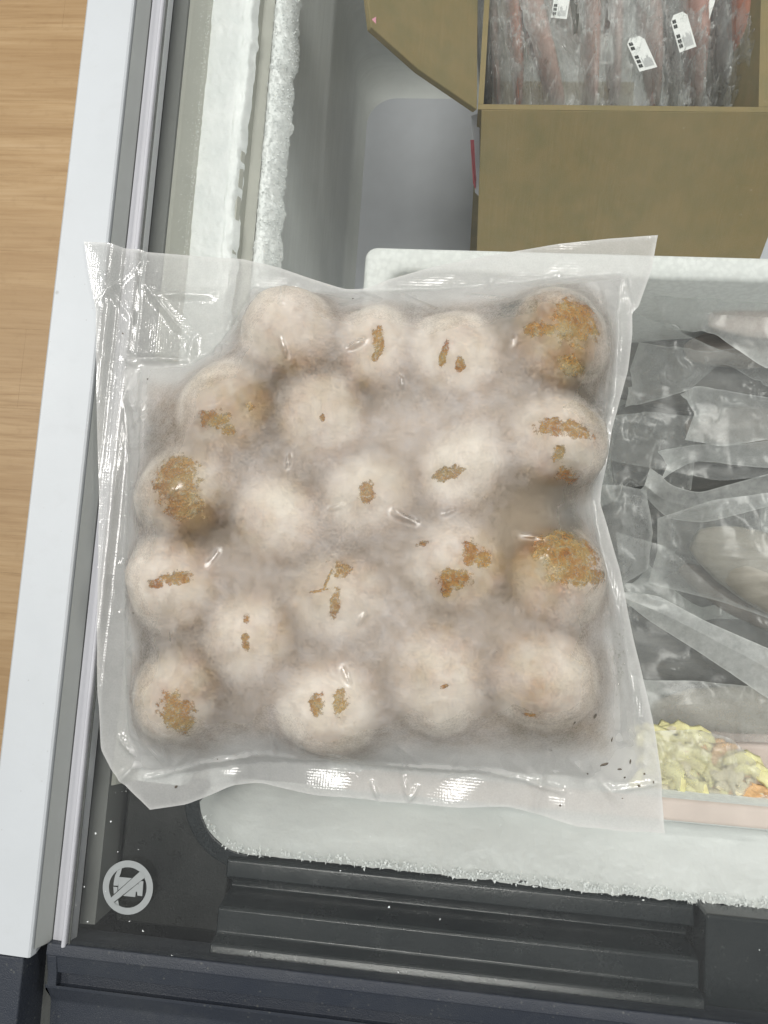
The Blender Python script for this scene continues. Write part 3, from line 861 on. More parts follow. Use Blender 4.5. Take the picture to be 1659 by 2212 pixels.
fish_pack('plump pale beige fillet in a tight clear bag', -0.15,
          [([(1500, 1165, -0.165), (1600, 1205, -0.15), (1700, 1260, -0.15), (1860, 1300, -0.15)], 0.055, 0.04, 'palefish'), ([(1470, 1225, -0.185), (1590, 1290, -0.175), (1840, 1390, -0.17)], 0.03, 0.025, 'fish')],
          [[(1420, 1120, -0.16), (1540, 1080, -0.135), (1700, 1060, -0.125), (1840, 1060, -0.125)], [(1420, 1190, -0.165), (1560, 1200, -0.135), (1700, 1220, -0.122), (1840, 1240, -0.122)], [(1400, 1260, -0.17), (1560, 1300, -0.155), (1700, 1350, -0.145), (1840, 1390, -0.14)]], 0.13, 0.003, 17)
fish_pack('wide milky bag fold slanting across the foam box', -0.15,
          [([(1260, 1340, -0.21), (1520, 1430, -0.2), (1700, 1500, -0.2)], 0.06, 0.02, 'skin')],
          [[(1340, 1278, -0.14), (1420, 1286, -0.135), (1520, 1340, -0.13), (1840, 1480, -0.13)], [(1345, 1290, -0.14), (1430, 1325, -0.132), (1520, 1370, -0.128), (1840, 1540, -0.128)], [(1348, 1298, -0.142), (1400, 1340, -0.138), (1500, 1402, -0.134), (1660, 1510, -0.134), (1840, 1590, -0.134)]], 0.44, 0.0025, 21)
fish_pack('crinkled bag with grey meat squeezed beside the sealed pouch', -0.18,
          [([(1310, 1090, -0.2), (1340, 1160, -0.2), (1345, 1260, -0.2)], 0.05, 0.03, 'skin')],
          [[(1290, 1050, -0.165), (1340, 1048, -0.16), (1395, 1060, -0.165)], [(1290, 1140, -0.17), (1345, 1130, -0.16), (1410, 1150, -0.175)], [(1310, 1260, -0.175), (1350, 1260, -0.165), (1400, 1230, -0.18)]], 0.2, 0.006, 23, 0.2)
fish_pack('long pale fillet lying under the milky bag fold', -0.17,
          [([(1400, 1540, -0.17), (1500, 1530, -0.165), (1660, 1535, -0.165), (1840, 1550, -0.165)], 0.036, 0.022, 'palefish'), ([(1400, 1585, -0.175), (1520, 1590, -0.17), (1840, 1620, -0.17)], 0.02, 0.015, 'tray')],
          [[(1380, 1470, -0.155), (1500, 1470, -0.15), (1700, 1490, -0.15), (1840, 1500, -0.15)], [(1390, 1530, -0.155), (1500, 1520, -0.148), (1700, 1530, -0.148), (1840, 1540, -0.148)], [(1400, 1600, -0.16), (1500, 1610, -0.155), (1700, 1640, -0.155), (1840, 1650, -0.155)]], 0.2, 0.003, 25)
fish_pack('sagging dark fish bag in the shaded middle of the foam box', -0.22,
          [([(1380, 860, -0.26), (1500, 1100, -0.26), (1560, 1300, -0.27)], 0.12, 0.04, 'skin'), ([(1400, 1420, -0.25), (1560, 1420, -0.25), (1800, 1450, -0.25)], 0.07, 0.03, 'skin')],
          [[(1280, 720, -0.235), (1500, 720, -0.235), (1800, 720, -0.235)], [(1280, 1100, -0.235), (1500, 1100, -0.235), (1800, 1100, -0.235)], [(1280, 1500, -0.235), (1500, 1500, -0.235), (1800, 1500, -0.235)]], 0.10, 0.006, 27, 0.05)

fish_pack('thin crumpled film draped across the fish bags from the back wall', -0.14,
          [([(1620, 880, -0.19), (1720, 900, -0.185), (1820, 900, -0.185)], 0.03, 0.012, 'fish')],
          [[(1330, 660, -0.125), (1440, 700, -0.13), (1560, 760, -0.13), (1820, 790, -0.13)], [(1310, 800, -0.16), (1420, 830, -0.15), (1560, 860, -0.14), (1820, 900, -0.14)], [(1290, 990, -0.18), (1400, 1010, -0.165), (1560, 1040, -0.15), (1820, 1010, -0.15)]], 0.06, 0.006, 61, 0.10)
fish_pack('loose film wrinkled over the shaded gap below the pale fillet', -0.16,
          [([(1560, 1440, -0.2), (1660, 1470, -0.195), (1820, 1500, -0.19)], 0.03, 0.012, 'fish')],
          [[(1330, 1150, -0.16), (1440, 1180, -0.16), (1560, 1290, -0.15), (1820, 1400, -0.15)], [(1340, 1290, -0.17), (1430, 1340, -0.165), (1560, 1420, -0.16), (1820, 1520, -0.16)], [(1360, 1490, -0.17), (1430, 1500, -0.168), (1560, 1520, -0.165), (1820, 1600, -0.165)]], 0.07, 0.005, 63, 0.10)

# vegetable pack by the foam box front wall
vz = -0.090
vp = thing('vegetable_pack', tuple(P(1560, 1680, vz - 0.02)), 'clear pack of chopped cabbage, onion and carrot by the foam box front wall', 'vegetable pack')
slab('tray', [P(1380, 1600, vz - 0.02), P(1680, 1610, vz - 0.02), P(1700, 1722, vz - 0.02), P(1380, 1712, vz - 0.02)], (0, 0, -0.012), M['tray'], vp, 0.003)
vr = random.Random(5)
proto = {}
for kind in ('cabbage', 'onion', 'carrot'):
    for vv in range(3):
        bm = bmesh.new()
        L = {'cabbage': 0.030, 'onion': 0.014, 'carrot': 0.020}[kind]; Wd = {'cabbage': 0.011, 'onion': 0.009, 'carrot': 0.009}[kind]
        pts_ = []
        for i in range(7):
            t_ = i / 6 - 0.5; c_ = 0.25 * L * (1 - 4 * t_ * t_) * vr.uniform(0.5, 1)
            ww = Wd * (1 - 0.5 * abs(2 * t_) ** 2) * vr.uniform(0.7, 1.2) * 0.5
            pts_.append([bm.verts.new((t_ * L, c_ - ww, vr.uniform(-.0006, .0006))), bm.verts.new((t_ * L, c_ + ww, vr.uniform(-.0006, .0006))),
                         bm.verts.new((t_ * L, c_ + ww * .7, .0022 + vr.uniform(-.0005, .0005))), bm.verts.new((t_ * L, c_ - ww * .7, .0022 + vr.uniform(-.0005, .0005)))])
        for i in range(6):
            for j in range(4):
                bm.faces.new((pts_[i][j], pts_[i][(j + 1) % 4], pts_[i + 1][(j + 1) % 4], pts_[i + 1][j]))
        bm.faces.new(pts_[0][::-1]); bm.faces.new(pts_[-1])
        bmesh.ops.recalc_face_normals(bm, faces=bm.faces)
        me = bpy.data.meshes.new(kind + '_piece'); bm.to_mesh(me); bm.free(); me.shade_smooth(); me.materials.append(M[kind])
        proto[kind, vv] = me
for i in range(190):
    a = vr.uniform(1395, 1655); lim = 1590 + max(0, (a - 1520)) * 0.75
    b = vr.uniform(lim, 1724)
    sx_ = (a - 1400) / 260
    if b < 1628 and a < 1580: kind = vr.choice(['carrot', 'onion', 'onion', 'cabbage'])
    elif a < 1510: kind = vr.choice(['cabbage'] * 5 + ['onion'])
    elif b > 1680 and a > 1560: kind = vr.choice(['carrot', 'carrot', 'onion'])
    else: kind = vr.choice(['onion', 'onion', 'onion', 'onion', 'cabbage', 'cabbage', 'carrot'])
    o = bpy.data.objects.new(kind + '_piece', proto[kind, vr.randrange(3)])
    COL.objects.link(o); adopt(o, vp)
    o.location = tuple(P(a, b, vz - 0.012 + vr.uniform(-0.004, 0.008)))
    o.rotation_euler = (vr.uniform(-0.5, 0.5), vr.uniform(-0.4, 0.4), vr.uniform(-0.9, 0.6) if kind == 'cabbage' else vr.uniform(0, 6.28))
film_patch('bag_film', [[P(1390, 1580, vz), P(1500, 1575, vz + 0.004), P(1580, 1595, vz), P(1680, 1690, vz - 0.006)], [P(1390, 1650, vz + 0.004), P(1500, 1640, vz + 0.006), P(1590, 1650, vz + 0.003), P(1700, 1710, vz - 0.004)],
                        [P(1390, 1724, vz - 0.004), P(1500, 1728, vz - 0.003), P(1600, 1730, vz - 0.004), P(1720, 1735, vz - 0.008)]], vp, 0.32, 0.0015, 31, edge=0.1)

# red fish packs standing in the cardboard box
def sticker(parent, c, ang, w_, h_, z, tilt=0.0):
    p = P(*c, z)
    rot = Matrix.Rotation(ang, 3, 'Z') @ Matrix.Rotation(tilt, 3, 'Y')
    def at(x, y_, dz): return np.array(Vector(p) + rot @ Vector((x, y_, dz)))
    s = mesh('sticker', [at(-w_, -h_, 0), at(w_, -h_, 0), at(w_, h_ * 0.75, 0), at(w_ * 0.6, h_, 0), at(-w_ * 0.5, h_, 0), at(-w_, h_ * 0.7, 0)], [(0, 1, 2, 3, 4, 5)], M['sticker'], parent)
    V = []; F = []
    for i in range(6):
        yy = -h_ * 0.8 + i * h_ * 0.27
        if i == 3: continue
        for dx in (0, w_ * 0.22):
            k_ = len(V); s_ = w_ * 0.10
            xx = -w_ * 0.75 + dx
            V += [at(xx - s_, yy, 0.0003), at(xx + s_, yy, 0.0003), at(xx + s_, yy + h_ * .19, 0.0003), at(xx - s_, yy + h_ * .19, 0.0003)]; F.append((k_, k_ + 1, k_ + 2, k_ + 3))
    mesh('sticker_print', V, F, M['print_dark'], s)
    V = []; F = []
    for i in range(9):
        xx = -w_ * 0.25 + i * w_ * 0.12; hh = h_ * random.uniform(0.35, 0.75); k_ = len(V)
        V += [at(xx, -h_ * 0.85, 0.0003), at(xx + w_ * 0.06, -h_ * 0.85, 0.0003), at(xx + w_ * 0.06, -h_ * .85 + hh, 0.0003), at(xx, -h_ * .85 + hh, 0.0003)]; F.append((k_, k_ + 1, k_ + 2, k_ + 3))
    mesh('sticker_print', V, F, M['sticker_grey'], s)
    return s


def red_pack(label, line, wd, mt, rows, frost, seed, stick=None):
    c = P(*line[0])
    t_ = thing('red_fish_pack', (c[0], c[1] + 0.04, c[2] - 0.05), label, 'fish pack', 'packs of red fish in the cardboard box')
    cl = np.array([P(*p) for p in line])
    fillet('fillet', cl, wd, 0.05, M[mt], t_, seed)
    film_patch('bag_film', [[P(*p) for p in r] for r in rows], t_, frost + 0.07, 0.005, seed, edge=0.28, fscale=130)
    film_patch('bag_film', [[P(a_ + 9, b_, z_ + 0.006 + 0.004 * math.sin(seed + b_ * 0.02)) for a_, b_, z_ in r] for r in rows], t_, frost * 0.2, 0.005, seed + 70, edge=0.25, fscale=150)
    if stick: sticker(t_, *stick)
    return t_


zt = -0.125
def rows3(x0, x1, lean, z0=-0.115, z1=-0.135, ymax=238, flare=18):
    return [[(x0 - flare + lean, -150, z1), (x0 + lean * 0.5, 60, z0), (x0, 160, z1), (x0 + 4, ymax, z1 - .02)],
            [((x0 + x1) / 2 + lean, -150, z0 + .006), ((x0 + x1) / 2 + lean * 0.5, 60, z0 + .008), ((x0 + x1) / 2, 160, z0 + .004), ((x0 + x1) / 2, ymax, z0 - .01)],
            [(x1 + flare + lean, -150, z1), (x1 + lean * 0.5, 60, z1), (x1, 160, z1), (x1 - 4, ymax, z1 - .02)]]


red_pack('dark skinned fish pack squeezed against the side flap of the carton', [(1050, 235, -0.16), (1055, 120, -0.155), (1048, -150, -0.15)], 0.02, 'skin', rows3(1038, 1090, -10, -0.13, -0.15), 0.13, 41)
red_pack('grey and pink pack next to the dark skinned one', [(1078, 235, -0.155), (1066, 130, -0.15), (1056, -150, -0.15)], 0.010, 'salmon2', rows3(1070, 1130, -25, -0.125), 0.34, 42)
red_pack('thin orange strip pack with folded clear corner', [(1122, 236, -0.145), (1118, 150, -0.14), (1095, -150, -0.14)], 0.012, 'salmon', rows3(1105, 1180, -45), 0.22, 43)
red_pack('slanting orange pack under a wide milky fold', [(1215, 236, -0.145), (1185, 150, -0.135), (1130, -40, -0.13), (1110, -150, -0.13)], 0.016, 'salmon', rows3(1170, 1270, -70, -0.105, -0.13), 0.34, 44, ((1212, 8), -0.1, 0.006, 0.012, -0.098))
red_pack('upright orange edged pack with a faint veiled label', [(1283, 236, -0.145), (1280, 120, -0.14), (1278, -150, -0.14)], 0.010, 'salmon', rows3(1250, 1320, -5), 0.30, 45, ((1305, 105), 0.05, 0.007, 0.013, -0.128))
red_pack('milky pack with slanted black and white label', [(1330, 236, -0.155), (1325, 100, -0.15), (1330, -150, -0.15)], 0.012, 'salmon2', rows3(1310, 1410, 10, -0.11, -0.13), 0.38, 46, ((1385, 115), 0.42, 0.0075, 0.014, -0.098, 0.2))
red_pack('pink fillet pack beside the slanted label', [(1415, 236, -0.145), (1410, 120, -0.14), (1380, -150, -0.135)], 0.015, 'salmon2', rows3(1400, 1455, -10), 0.25, 47)
red_pack('crinkled pack glittering with frost next to the pink fillet', [(1455, 236, -0.16), (1452, 120, -0.155), (1450, -150, -0.15)], 0.014, 'skin', rows3(1440, 1490, 0, -0.11), 0.22, 48, ((1475, 68), 0.28, 0.006, 0.015, -0.098, -0.2))
red_pack('pale pink pack standing upright near the carton end', [(1505, 236, -0.15), (1502, 100, -0.13), (1500, -150, -0.125)], 0.018, 'salmon2', rows3(1485, 1545, 0), 0.20, 49, ((1527, 20), -0.25, 0.004, 0.011, -0.108))
red_pack('glittering dark skinned pack beside the bright orange one', [(1565, 236, -0.155), (1562, 120, -0.15), (1560, -150, -0.14)], 0.022, 'skin', rows3(1540, 1600, 0, -0.118), 0.16, 50)
red_pack('bright orange fillet pack against the carton end panel', [(1612, 200, -0.14), (1606, 80, -0.125), (1600, -150, -0.12)], 0.016, 'salmon', rows3(1590, 1630, 0, -0.112, -0.13, 220, 6), 0.07, 51)

# ------------------------------------------------------------------ the frozen balls
R0 = 0.0262
ball_spec = [  # apparent centre (pixels), radius factor, label
    (628, 722, 1.02, 'crumbed ball tucked beside the flat empty corner of the bag, white on top'),
    (812, 760, 0.95, 'crumbed ball with a narrow upright bare slit, below the dip in the seal'),
    (985, 775, 1.00, 'crumbed ball with two small brown bare cracks side by side'),
    (1205, 738, 1.06, 'golden brown crumbed ball wedged beneath the pointed bag corner'),
    (495, 890, 1.06, 'brownish crumbed ball with low double bare spot near the empty bag corner'),
    (700, 905, 0.98, 'pale crumbed ball with one tiny brown pinhole'),
    (1000, 1015, 0.98, 'crumbed ball with short ochre streak, between the single-spot ball and the banded ball'),
    (1200, 955, 1.04, 'crumbed ball with wide curved orange bare band by the notched seam'),
    (408, 1065, 1.06, 'ball with large toasted orange bare face against the long seam'),
    (605, 1125, 0.98, 'wholly frost-white crumbed ball beside the toasted orange one'),
    (800, 1075, 1.00, 'yellowish crumbed ball with a single small golden bare spot'),
    (985, 1222, 1.06, 'large crumbed ball with jagged forked golden bare patches'),
    (1200, 1245, 1.06, 'ball with bare golden crumb cap below the misty droplets'),
    (382, 1262, 1.05, 'pale crumbed ball with a long flat ochre bare strip'),
    (735, 1288, 1.00, 'crumbed ball whose frost is cracked into plates'),
    (548, 1372, 0.98, 'pinkish crumbed ball with two small rust spots in a column'),
    (392, 1495, 1.02, 'ball with big oval tan bare patch near the puckered bag corner'),
    (718, 1522, 1.02, 'ball with twin yellow-orange bare spots near the lower seal'),
    (948, 1462, 1.05, 'crumbed ball with one tiny crack, between twin-spot ball and plain creamy ball'),
    (1170, 1462, 1.08, 'plain creamy crumbed ball nearest the dirt-specked bag corner'),
]
ball_meshes = []
for kx in range(5):
    bm = bmesh.new(); bmesh.ops.create_icosphere(bm, subdivisions=5, radius=1.0)
    co = np.array([vv.co[:] for vv in bm.verts])
    a = co[:, 0] + 3 * kx; b = co[:, 1] + 0.7 * co[:, 2]; c_ = co[:, 2] - 0.6 * co[:, 0]
    dsp = 0.24 * (fbm(a * 1.3 + 7, c_ * 1.3 + 4, 60 + kx, 2) - 0.5) + 0.14 * (fbm(a * 6 + 40, b * 6 + 40, 70 + kx, 3) - 0.5) + 0.12 * (fbm(b * 14 + 60, c_ * 14 + 60, 80 + kx, 2) - 0.5)
    dsp = np.minimum(dsp - 0.045, -0.015)
    for vv, d_ in zip(bm.verts, dsp): vv.co *= (1 + d_)
    me = bpy.data.meshes.new('crumbed_ball'); bm.to_mesh(me); bm.free(); me.shade_smooth(); me.materials.append(M['ball'])
    ball_meshes.append(me)
radii = [R0 * q[2] for q in ball_spec]
for _ in range(40):
    for i in range(20):
        for j in range(i):
            pa, pb = P(*ball_spec[i][:2], radii[i]), P(*ball_spec[j][:2], radii[j])
            ov = radii[i] + radii[j] - 1.04 * np.linalg.norm(pa - pb)
            if ov > 0: radii[i] -= ov * 0.3; radii[j] -= ov * 0.3
balls = []
ball_el = []
for i, (a, b, rf, lab) in enumerate(ball_spec):
    r = radii[i]
    o = bpy.data.objects.new('crumbed_ball', ball_meshes[i % 5]); COL.objects.link(o)
    ex, ey, an_ = random.uniform(0.96, 1.09), random.uniform(0.86, 0.98), random.uniform(0, 3.14)
    o.location = tuple(P(a, b, r * 0.93 + 0.002)); o.scale = (r * ex, r * ey, r * 0.95)
    o.rotation_euler = (random.uniform(0, 6), random.uniform(0, 6), random.uniform(0, 6))
    o.rotation_euler = (0, 0, an_)
    tag(o, lab, 'food ball', 'frozen crumbed balls in the sealed bag')
    balls.append((o.location[0], o.location[1], o.location[2], r)); ball_el.append((ex, ey, an_))

# ------------------------------------------------------------------ the sealed bag
NU, NV = 300, 320        # across, down
top_px = [(195, 535), (300, 540), (420, 550), (520, 556), (600, 575), (680, 602), (745, 622), (790, 622), (840, 601), (930, 575), (1050, 550), (1200, 525), (1320, 512), (1423, 505)]
bot_px = [(320, 1752), (400, 1740), (460, 1715), (500, 1697), (560, 1693), (620, 1708), (680, 1718), (740, 1722), (830, 1735), (1000, 1745), (1100, 1746), (1180, 1766), (1250, 1787), (1350, 1800), (1438, 1803)]
lef_px = [(195, 535), (205, 600), (220, 680), (221, 800), (218, 950), (215, 1150), (212, 1400), (210, 1500), (215, 1620), (240, 1670), (320, 1752)]
rig_px = [(1423, 505), (1410, 580), (1380, 662), (1366, 674), (1366, 720), (1358, 800), (1325, 920), (1302, 1045), (1298, 1085), (1312, 1130), (1340, 1230), (1358, 1330), (1390, 1460), (1415, 1580), (1430, 1680), (1438, 1803)]
Z0 = 0.004
toW = lambda pp: np.array([P(a, b, Z0)[:2] for a, b in pp])
tp = smooth_line(polyline(toW(top_px), NU), 6); bt = smooth_line(polyline(toW(bot_px), NU), 6)
lf = smooth_line(polyline(toW(lef_px), NV), 4); rg = smooth_line(polyline(toW(rig_px), NV), 3)
u = np.linspace(0, 1, NU)[None, :, None]; vv_ = np.linspace(0, 1, NV)[:, None, None]
G = (1 - vv_) * tp[None] + vv_ * bt[None] + (1 - u) * lf[:, None] + u * rg[:, None] - ((1 - u) * (1 - vv_) * tp[0] + u * (1 - vv_) * tp[-1] + (1 - u) * vv_ * bt[0] + u * vv_ * bt[-1])
GX, GY = G[..., 0], G[..., 1]
pouch_px = [(548, 620), (620, 632), (780, 630), (950, 625), (1120, 610), (1345, 592), (1330, 700), (1322, 850), (1292, 1000), (1275, 1080), (1295, 1200), (1335, 1330), (1362, 1480), (1378, 1640), (1350, 1690), (1200, 1672), (1000, 1668),
            (850, 1655), (700, 1642), (560, 1645), (400, 1668), (285, 1660), (272, 1500), (268, 1350), (268, 1220), (280, 1000), (272, 850), (278, 768), (400, 790), (450, 765), (520, 700)]
pouch = toW(pouch_px)
PIN = in_poly(GX, GY, pouch)
PD = poly_dist(GX, GY, pouch)
# resting height of the flat seal: on the glass, over the channel lip and the rail
edge_u = np.minimum(np.linspace(0, 1, NU), 1 - np.linspace(0, 1, NU))[None, :] + 0 * GX
edge_v = np.minimum(np.linspace(0, 1, NV), 1 - np.linspace(0, 1, NV))[:, None] + 0 * GX
edge = np.minimum(edge_u, edge_v)
rail_h = (ZR + 0.0018) * sstep(X_RIN + 0.016, X_RIN + 0.001, GX)
lip_h = 0.0050 * sstep(X_GL + 0.008, X_GL + 0.0005, GX)
base_h = np.maximum(0.0016, np.maximum(rail_h, lip_h))
wave = 0.0022 * (fbm(GX * 34, GY * 34, 101, 3)) * sstep(0.0, 0.06, edge + 0.03)
wave += 0.0022 * np.clip(np.sin(GX * 95 + 2 * vnoise(GX * 20, GY * 20, 4)), -0.3, 1) * sstep(0.93, 1.0, np.linspace(0, 1, NV))[:, None]
wave += 0.0018 * np.clip(np.sin(GY * 80 + 3 * vnoise(GX * 20, GY * 20, 6)), -0.3, 1) * sstep(0.94, 1.0, np.linspace(0, 1, NU))[None, :]
seal = base_h + wave
obst = np.full(GX.shape, -1.0)
for (bx_, by_, bz_, r), (ex, ey, an_) in zip(balls, ball_el):
    ca, sa = math.cos(an_), math.sin(an_)
    d2 = (((GX - bx_) * ca + (GY - by_) * sa) / ex) ** 2 + ((-(GX - bx_) * sa + (GY - by_) * ca) / ey) ** 2
    rr = r * (1.02 + 0.09 * (fbm(GX * 75, GY * 75, 301, 3) - 0.4))
    hgt = np.where(d2 < rr * rr, bz_ + 0.95 * np.sqrt(np.maximum(rr * rr - d2, 0)), -1)
    obst = np.maximum(obst, hgt + 0.0004)
floor_h = base_h + 0.002
obst_f = np.maximum(obst, floor_h)
Z = np.where(PIN, np.maximum(obst_f, 0.03), seal)
for it in range(1500):
    A = Z.copy()
    A[1:-1, 1:-1] = 0.25 * (Z[:-2, 1:-1] + Z[2:, 1:-1] + Z[1:-1, :-2] + Z[1:-1, 2:])
    Z = np.where(PIN, np.maximum(A - 1.2e-6, obst_f), seal)
gap = np.where(PIN, Z - np.maximum(obst, 0.0), 1.0)
free = np.where(PIN, np.clip(gap / 0.006, 0, 1), 0)
Z += free * 0.0022 * (fbm(GX * 70, GY * 70, 201, 3) - 0.4)
# soften
def blur(A, k):
    for _ in range(k):
        B = A.copy()
        B[1:-1, 1:-1] = 0.5 * A[1:-1, 1:-1] + 0.125 * (A[:-2, 1:-1] + A[2:, 1:-1] + A[1:-1, :-2] + A[1:-1, 2:])
        A = B
    return A


Z = np.maximum(blur(Z, 3), np.where(PIN, obst, -1))
# folds: (from, to, height, half width, sharp)
folds = [((545, 618), (470, 760), 0.006, 0.0035), ((280, 768), (400, 772), 0.007, 0.003), ((400, 772), (410, 720), 0.005, 0.003), ((300, 600), (400, 720), 0.003, 0.004), ((330, 625), (445, 625), 0.0035, 0.003),
         ((210, 655), (300, 545), 0.0015, 0.0018), ((225, 600), (275, 680), 0.0025, 0.003), ((280, 1660), (240, 1700), 0.004, 0.003), ((300, 1690), (420, 1660), 0.003, 0.002), ((330, 1600), (350, 1650), 0.003, 0.002), ((245, 1600), (285, 1640), 0.004, 0.0025),
         ((420, 1655), (560, 1632), 0.004, 0.0025), ((560, 1632), (720, 1650), 0.003, 0.003), ((720, 1652), (1050, 1672), 0.0035, 0.0022), ((1050, 1672), (1130, 1690), 0.003, 0.0022), ((1130, 1690), (1220, 1720), 0.003, 0.002), ((1330, 1718), (1436, 1700), 0.002, 0.0018),
         ((800, 1700), (815, 1738), 0.003, 0.0016), ((870, 1690), (880, 1735), 0.003, 0.002), ((900, 1710), (880, 1745), 0.0025, 0.0015), ((1180, 1640), (1160, 1760), 0.0035, 0.004), ((1245, 1640), (1270, 1700), 0.003, 0.005), ((1300, 1690), (1340, 1740), 0.003, 0.003),
         ((1010, 640), (1090, 665), 0.003, 0.002), ((870, 640), (940, 690), 0.0025, 0.002), ((1290, 620), (1310, 760), 0.004, 0.003), ((1300, 780), (1290, 1000), 0.003, 0.003), ((1275, 1090), (1310, 1330), 0.0045, 0.003), ((1310, 1330), (1345, 1600), 0.0035, 0.003),
         ((800, 775), (770, 790), 0.0025, 0.002), ((860, 1120), (905, 1140), 0.0025, 0.002), ((960, 1125), (980, 1115), 0.002, 0.0015), ((1345, 592), (1200, 640), 0.004, 0.004), ((300, 800), (340, 1200), 0.0025, 0.003), ((300, 1400), (320, 1620), 0.003, 0.003),
         ((1100, 1640), (1170, 1700), 0.002, 0.004), ((680, 640), (760, 650), 0.002, 0.002), ((560, 625), (545, 700), 0.003, 0.003)]
rf_ = random.Random(77)
for _ in range(75):            # small random creases along the margins of the pouch
    i0 = rf_.randrange(len(pouch_px)); a0 = pouch_px[i0]; a1 = pouch_px[(i0 + 1) % len(pouch_px)]
    t_ = rf_.random(); mx, my = a0[0] + (a1[0] - a0[0]) * t_, a0[1] + (a1[1] - a0[1]) * t_
    cxm, cym = 830, 1150; L_ = math.hypot(cxm - mx, cym - my); ix, iy = (cxm - mx) / L_, (cym - my) / L_
    th = rf_.uniform(-1.0, 1.0); dx_, dy_ = ix * math.cos(th) - iy * math.sin(th), ix * math.sin(th) + iy * math.cos(th)
    st_ = rf_.uniform(-25, 25); ln = rf_.uniform(25, 80)
    folds.append(((mx + ix * st_, my + iy * st_), (mx + ix * st_ + dx_ * ln, my + iy * st_ + dy_ * ln), rf_.uniform(0.0008, 0.0022), rf_.uniform(0.0012, 0.0024)))
for _ in range(14):            # and a few between the balls
    mx, my = rf_.uniform(400, 1250), rf_.uniform(700, 1600); th = rf_.uniform(0, 6.28); ln = rf_.uniform(15, 40)
    folds.append(((mx, my), (mx + ln * math.cos(th), my + ln * math.sin(th)), rf_.uniform(0.0008, 0.0016), rf_.uniform(0.001, 0.0016)))
foldm = np.zeros(GX.shape)
for a, b, hh, ww in folds:
    z_ = 0.012
    d_, t_ = seg_dist(GX, GY, P(*a, z_), P(*b, z_))
    wob = ww * (0.8 + 0.5 * vnoise(GX * 300, GY * 300, 7))
    foldm = np.maximum(foldm, np.clip(1.6 - d_ / (ww * 1.3), 0, 1))
    Z += hh * np.clip(1 - d_ / (wob * 1.4), 0, 1) ** 1.4 * np.sin(np.pi * np.clip(0.12 + 0.76 * t_, 0, 1))
# frost cover, with the crown-to-gap shading put into its thickness
pd_in = np.where(PIN, PD, 0)
contact = 0.58 + 0 * GX
cont = np.where(PIN, np.exp(-(gap / 0.008) ** 1.2), 0.0)
near = np.zeros(GX.shape)
for bx_, by_, bz_, r in balls:
    near = np.maximum(near, sstep(r * 1.6, r * 1.0, np.hypot(GX - bx_, GY - by_)))
warm = blur(np.maximum(near * 0.9, sstep(0.010, 0.026, PD)) * PIN, 12)
frost = np.where(PIN, 0.73 + warm * (-0.30 + 0.27 * cont) + (0.12 + 0.4 * warm) * (fbm(GX * 38, GY * 38, 411, 3) - 0.5), 0.42)
frost = np.where(PIN, frost - 0.08 * np.exp(-(pd_in / 0.008) ** 2), frost)
tl = sstep(0.10, 0.02, np.hypot(GX - P(380, 680, 0.005)[0], GY - P(380, 680, 0.005)[1]))
frost = np.where(PIN, frost, 0.56 + 0.10 * sstep(0.03, -0.03, GX * -0.3 + GY + 0.11) - 0.12 * tl + 0.25 * np.exp(-(edge / 0.004) ** 2))
for cx, cy, rr, am in ((1140, 1140, 0.022, 0.45), (1190, 1130, 0.02, 0.5), (1230, 820, 0.015, 0.35), (1290, 880, 0.02, 0.3), (440, 1140, 0.02, 0.34), (880, 905, 0.018, -0.12), (1120, 690, 0.02, 0.12), (560, 885, 0.018, 0.36), (635, 795, 0.016, 0.34), (1190, 745, 0.028, 0.28), (1215, 1040, 0.012, 0.2), (400, 1050, 0.02, 0.2), (1080, 1460, 0.015, 0.12), (1180, 1530, 0.02, 0.18), (760, 1200, 0.014, 0.15), (590, 1380, 0.014, 0.2), (470, 1480, 0.012, 0.18), (900, 1450, 0.014, 0.15), (1060, 1250, 0.014, 0.18), (450, 960, 0.015, 0.15), (450, 1520, 0.018, 0.15)):  # thinner frost; some spots put brown shadow areas into the film
    c_ = P(cx, cy, 0.035)
    frost -= am * np.exp(-((GX - c_[0]) ** 2 + (GY - c_[1]) ** 2) / rr ** 2) * PIN
frost = blur(frost, 4)
